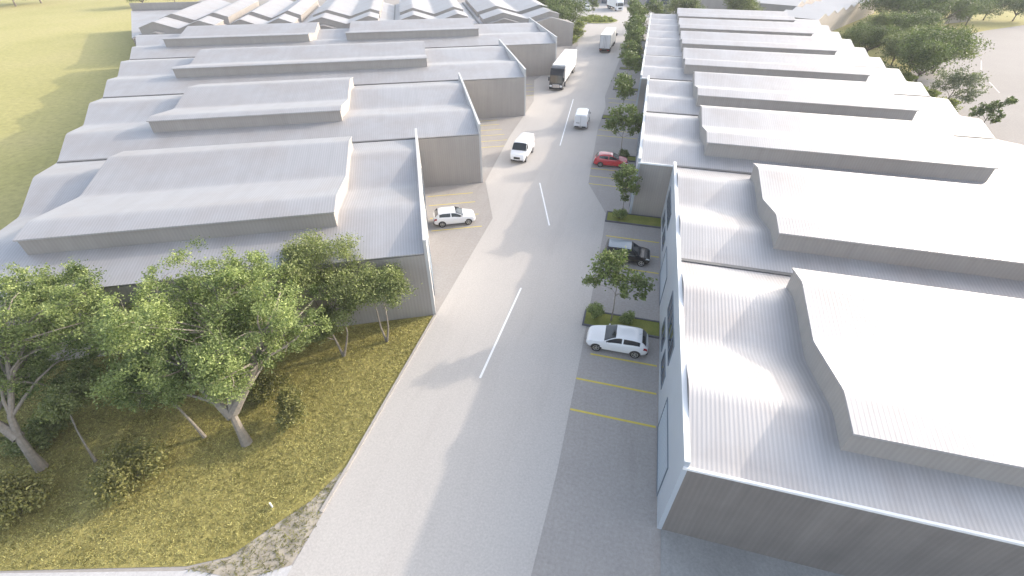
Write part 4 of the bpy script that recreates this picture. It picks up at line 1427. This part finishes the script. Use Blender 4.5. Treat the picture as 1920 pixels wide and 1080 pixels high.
def shed(label, name, cat, loc, rz, w, d, h, roofm, wallm, ndoor=0, slope=.06):
    root = thing(name, label, cat, loc, rz)
    mb = MB()
    mb.box(0, w, 0, d, 0, h)
    mb.build('wall', wallm, root)
    mb = MB()
    mb.grid([[(-.3, -.3, h + .05), (w + .3, -.3, h + .05)], [(-.3, d / 2, h + .05 + d * slope), (w + .3, d / 2, h + .05 + d * slope)], [(-.3, d + .3, h + .05), (w + .3, d + .3, h + .05)]], smooth=False)
    mb.face([(-.3, -.3, h + .002), (w + .3, -.3, h + .002), (w + .3, d + .3, h + .002), (-.3, d + .3, h + .002)])
    for x in (-.3, w + .3):
        mb.face([(x, -.3, h), (x, d + .3, h), (x, d / 2, h + .05 + d * slope)])
    mb.face([(-.3, -.3, h), (w + .3, -.3, h), (w + .3, -.3, h + .05), (-.3, -.3, h + .05)])
    mb.build('roof', roofm, root)
    for k in range(ndoor):
        x = w * (k + .5) / ndoor
        mb = MB()
        mb.box(x - 1.6, x + 1.6, -.06, .02, 0.02, min(3.2, h - .6))
        f = mb.build('roller_door', FRAME, root)
        mb = MB()
        mb.face([(x - 1.4, -.07, .05), (x + 1.4, -.07, .05), (x + 1.4, -.07, min(3.0, h - .8)), (x - 1.4, -.07, min(3.0, h - .8))])
        mb.build('shutter', PANE, f)
    return root


b = P(1118, 10)
shed('grey shed with dark doors behind the pale lorry beyond the roundabout', 'shed', 'shed', (b[0], b[1] + 6, 0), rad(6), 34, 16, 5.5, ROOF, WALL, 6)
b = P(300, -2)
shed('long grey shed with dark openings behind the zigzag roofed row', 'shed', 'shed', L(-112, 258), LA, 120, 20, 6.0, ROOF, WALL, 16)


def saw(label, loc, rz, w, d, nt, h, hr, seed, side=None):
    """row of small gables: ridges along local x, gable ends along the local y side"""
    root = thing('sawtooth_warehouse', label, 'warehouse', loc, rz, 'sawtooth roofed warehouses in the far distance')
    n = nt * 2
    low, top, rt0, rt1 = [], [], [], []
    mbw = MB()
    for x in (0.05, w - .05):
        mbw.grid([[(x, d * i / n, 0) for i in range(n + 1)], [(x, d * i / n, h + (hr if i % 2 else 0)) for i in range(n + 1)]], smooth=False)
    for y in (0.05, d - .05):
        mbs = MB()
        mbs.face([(.06, y, 0), (w - .06, y, 0), (w - .06, y, h), (.06, y, h)])
        mbs.build('side_wall', side or BEIGE, root)
    mbw.build('gable_wall', BEIGE, root)
    mb = MB()
    mb.grid([[(-.01, d * i / n, h + .08 + (hr if i % 2 else 0)) for i in range(n + 1)], [(w + .01, d * i / n, h + .08 + (hr if i % 2 else 0)) for i in range(n + 1)]], smooth=False)
    for x in (-.01, w + .01):
        mb.grid([[(x, d * i / n, h + .08 + (hr if i % 2 else 0)) for i in range(n + 1)], [(x, d * i / n, h - .02 + (hr if i % 2 else 0)) for i in range(n + 1)]], smooth=False)
    mb.build('roof', FAR_ROOF, root)
    return root


saw('white sawtooth roofed warehouse with beige sunlit gable wall, left of the dark trees', (42.6 - 10 * math.cos(rad(29.5)), 152.8 + 10 * math.sin(rad(29.5)), 0), rad(-29.5), 10, 66, 8, 4.6, 1.1, 1)
saw('sawtooth roofed warehouse with long grey front wall behind the last right bay', (42 - 34 * math.cos(rad(25)), 176 + 34 * math.sin(rad(25)), 0), rad(-25), 34, 57, 7, 5.0, 1.1, 2, WALL)
shed('white roofed warehouse beyond the dark trees at the top right', 'warehouse', 'warehouse', P(1560, -12), rad(-8), 70, 40, 6.5, FAR_ROOF, WALL, 0, .05)
mb = MB()
a, b = P(1772, 45), P(1818, 40)
d = Vector(b) - Vector(a)
mb.box(0, d.length, 0, .25, 0, 2.6)
mb.box(-.05, d.length + .05, -.05, .30, 2.6, 2.72)
o = mb.build('garden_wall', WALL)
o.location = a
o.rotation_euler = (0, 0, math.atan2(d.y, d.x))
tag(o, 'low grey wall on the dry lawn between two tree trunks', 'wall')
mb = MB()
mb.tube([(0, 0, 0), (0, 0, .45)], [.045, .045], 8)
o = mb.build('marker_post', CAP)
o.location = P(511, 951)
tag(o, 'short white marker post at the corner of the grass verge', 'post')

# ------------------------------------------------------------------ thin air over the whole estate
m = bpy.data.materials.new('thin_haze')
m.use_nodes = True
nt = m.node_tree
nt.nodes.remove(nt.nodes['Principled BSDF'])
pv = nt.nodes.new('ShaderNodeVolumePrincipled')
pv.inputs['Color'].default_value = (0.93, 0.95, 1.0, 1)
pv.inputs['Density'].default_value = HAZE
pv.inputs['Anisotropy'].default_value = 0.0
nt.links.new(pv.outputs[0], nt.nodes['Material Output'].inputs['Volume'])
mb = MB()
mb.box(-950, 950, -350, 1550, -1.0, 26.0)
tag(mb.build('haze', m), kind='stuff')

# ------------------------------------------------------------------ light, sky, camera
w = bpy.data.worlds.new('World')
scene.world = w
w.use_nodes = True
nt = w.node_tree
bg = nt.nodes['Background']
sky = nt.nodes.new('ShaderNodeTexSky')
sky.sky_type = 'NISHITA'
sky.sun_disc = False
sky.sun_elevation = SUN_EL
sky.sun_rotation = SUN_AZ
sky.air_density = 1.0
sky.dust_density = 3.0
sky.ozone_density = 1.0
hs = nt.nodes.new('ShaderNodeHueSaturation')
hs.inputs['Saturation'].default_value = 0.62
hs.inputs['Value'].default_value = 1.8
nt.links.new(sky.outputs[0], hs.inputs['Color'])
nt.links.new(hs.outputs[0], bg.inputs['Color'])
bg.inputs['Strength'].default_value = 0.15

sl = bpy.data.lights.new('sun', 'SUN')
sl.energy = 2.0
sl.angle = rad(0.8)
sl.color = (1.0, 0.88, 0.74)
so = bpy.data.objects.new('sun', sl)
col.objects.link(so)
sd = Vector((math.sin(SUN_AZ) * math.cos(SUN_EL), math.cos(SUN_AZ) * math.cos(SUN_EL), math.sin(SUN_EL)))
so.rotation_euler = sd.to_track_quat('Z', 'Y').to_euler()

cd = bpy.data.cameras.new('camera')
cd.sensor_width = 36.0
cd.lens = F_PX / 1920.0 * 36.0
cd.clip_start = 0.1
cd.clip_end = 5000
co = bpy.data.objects.new('camera', cd)
col.objects.link(co)
co.location = (0, 0, H)
co.rotation_euler = (math.pi / 2 - PITCH, 0, YAW)
scene.camera = co

scene.view_settings.view_transform = 'Standard'
scene.view_settings.look = 'None'
scene.view_settings.exposure = 0.76
scene.view_settings.gamma = 1.0
scene.view_settings.use_curve_mapping = False
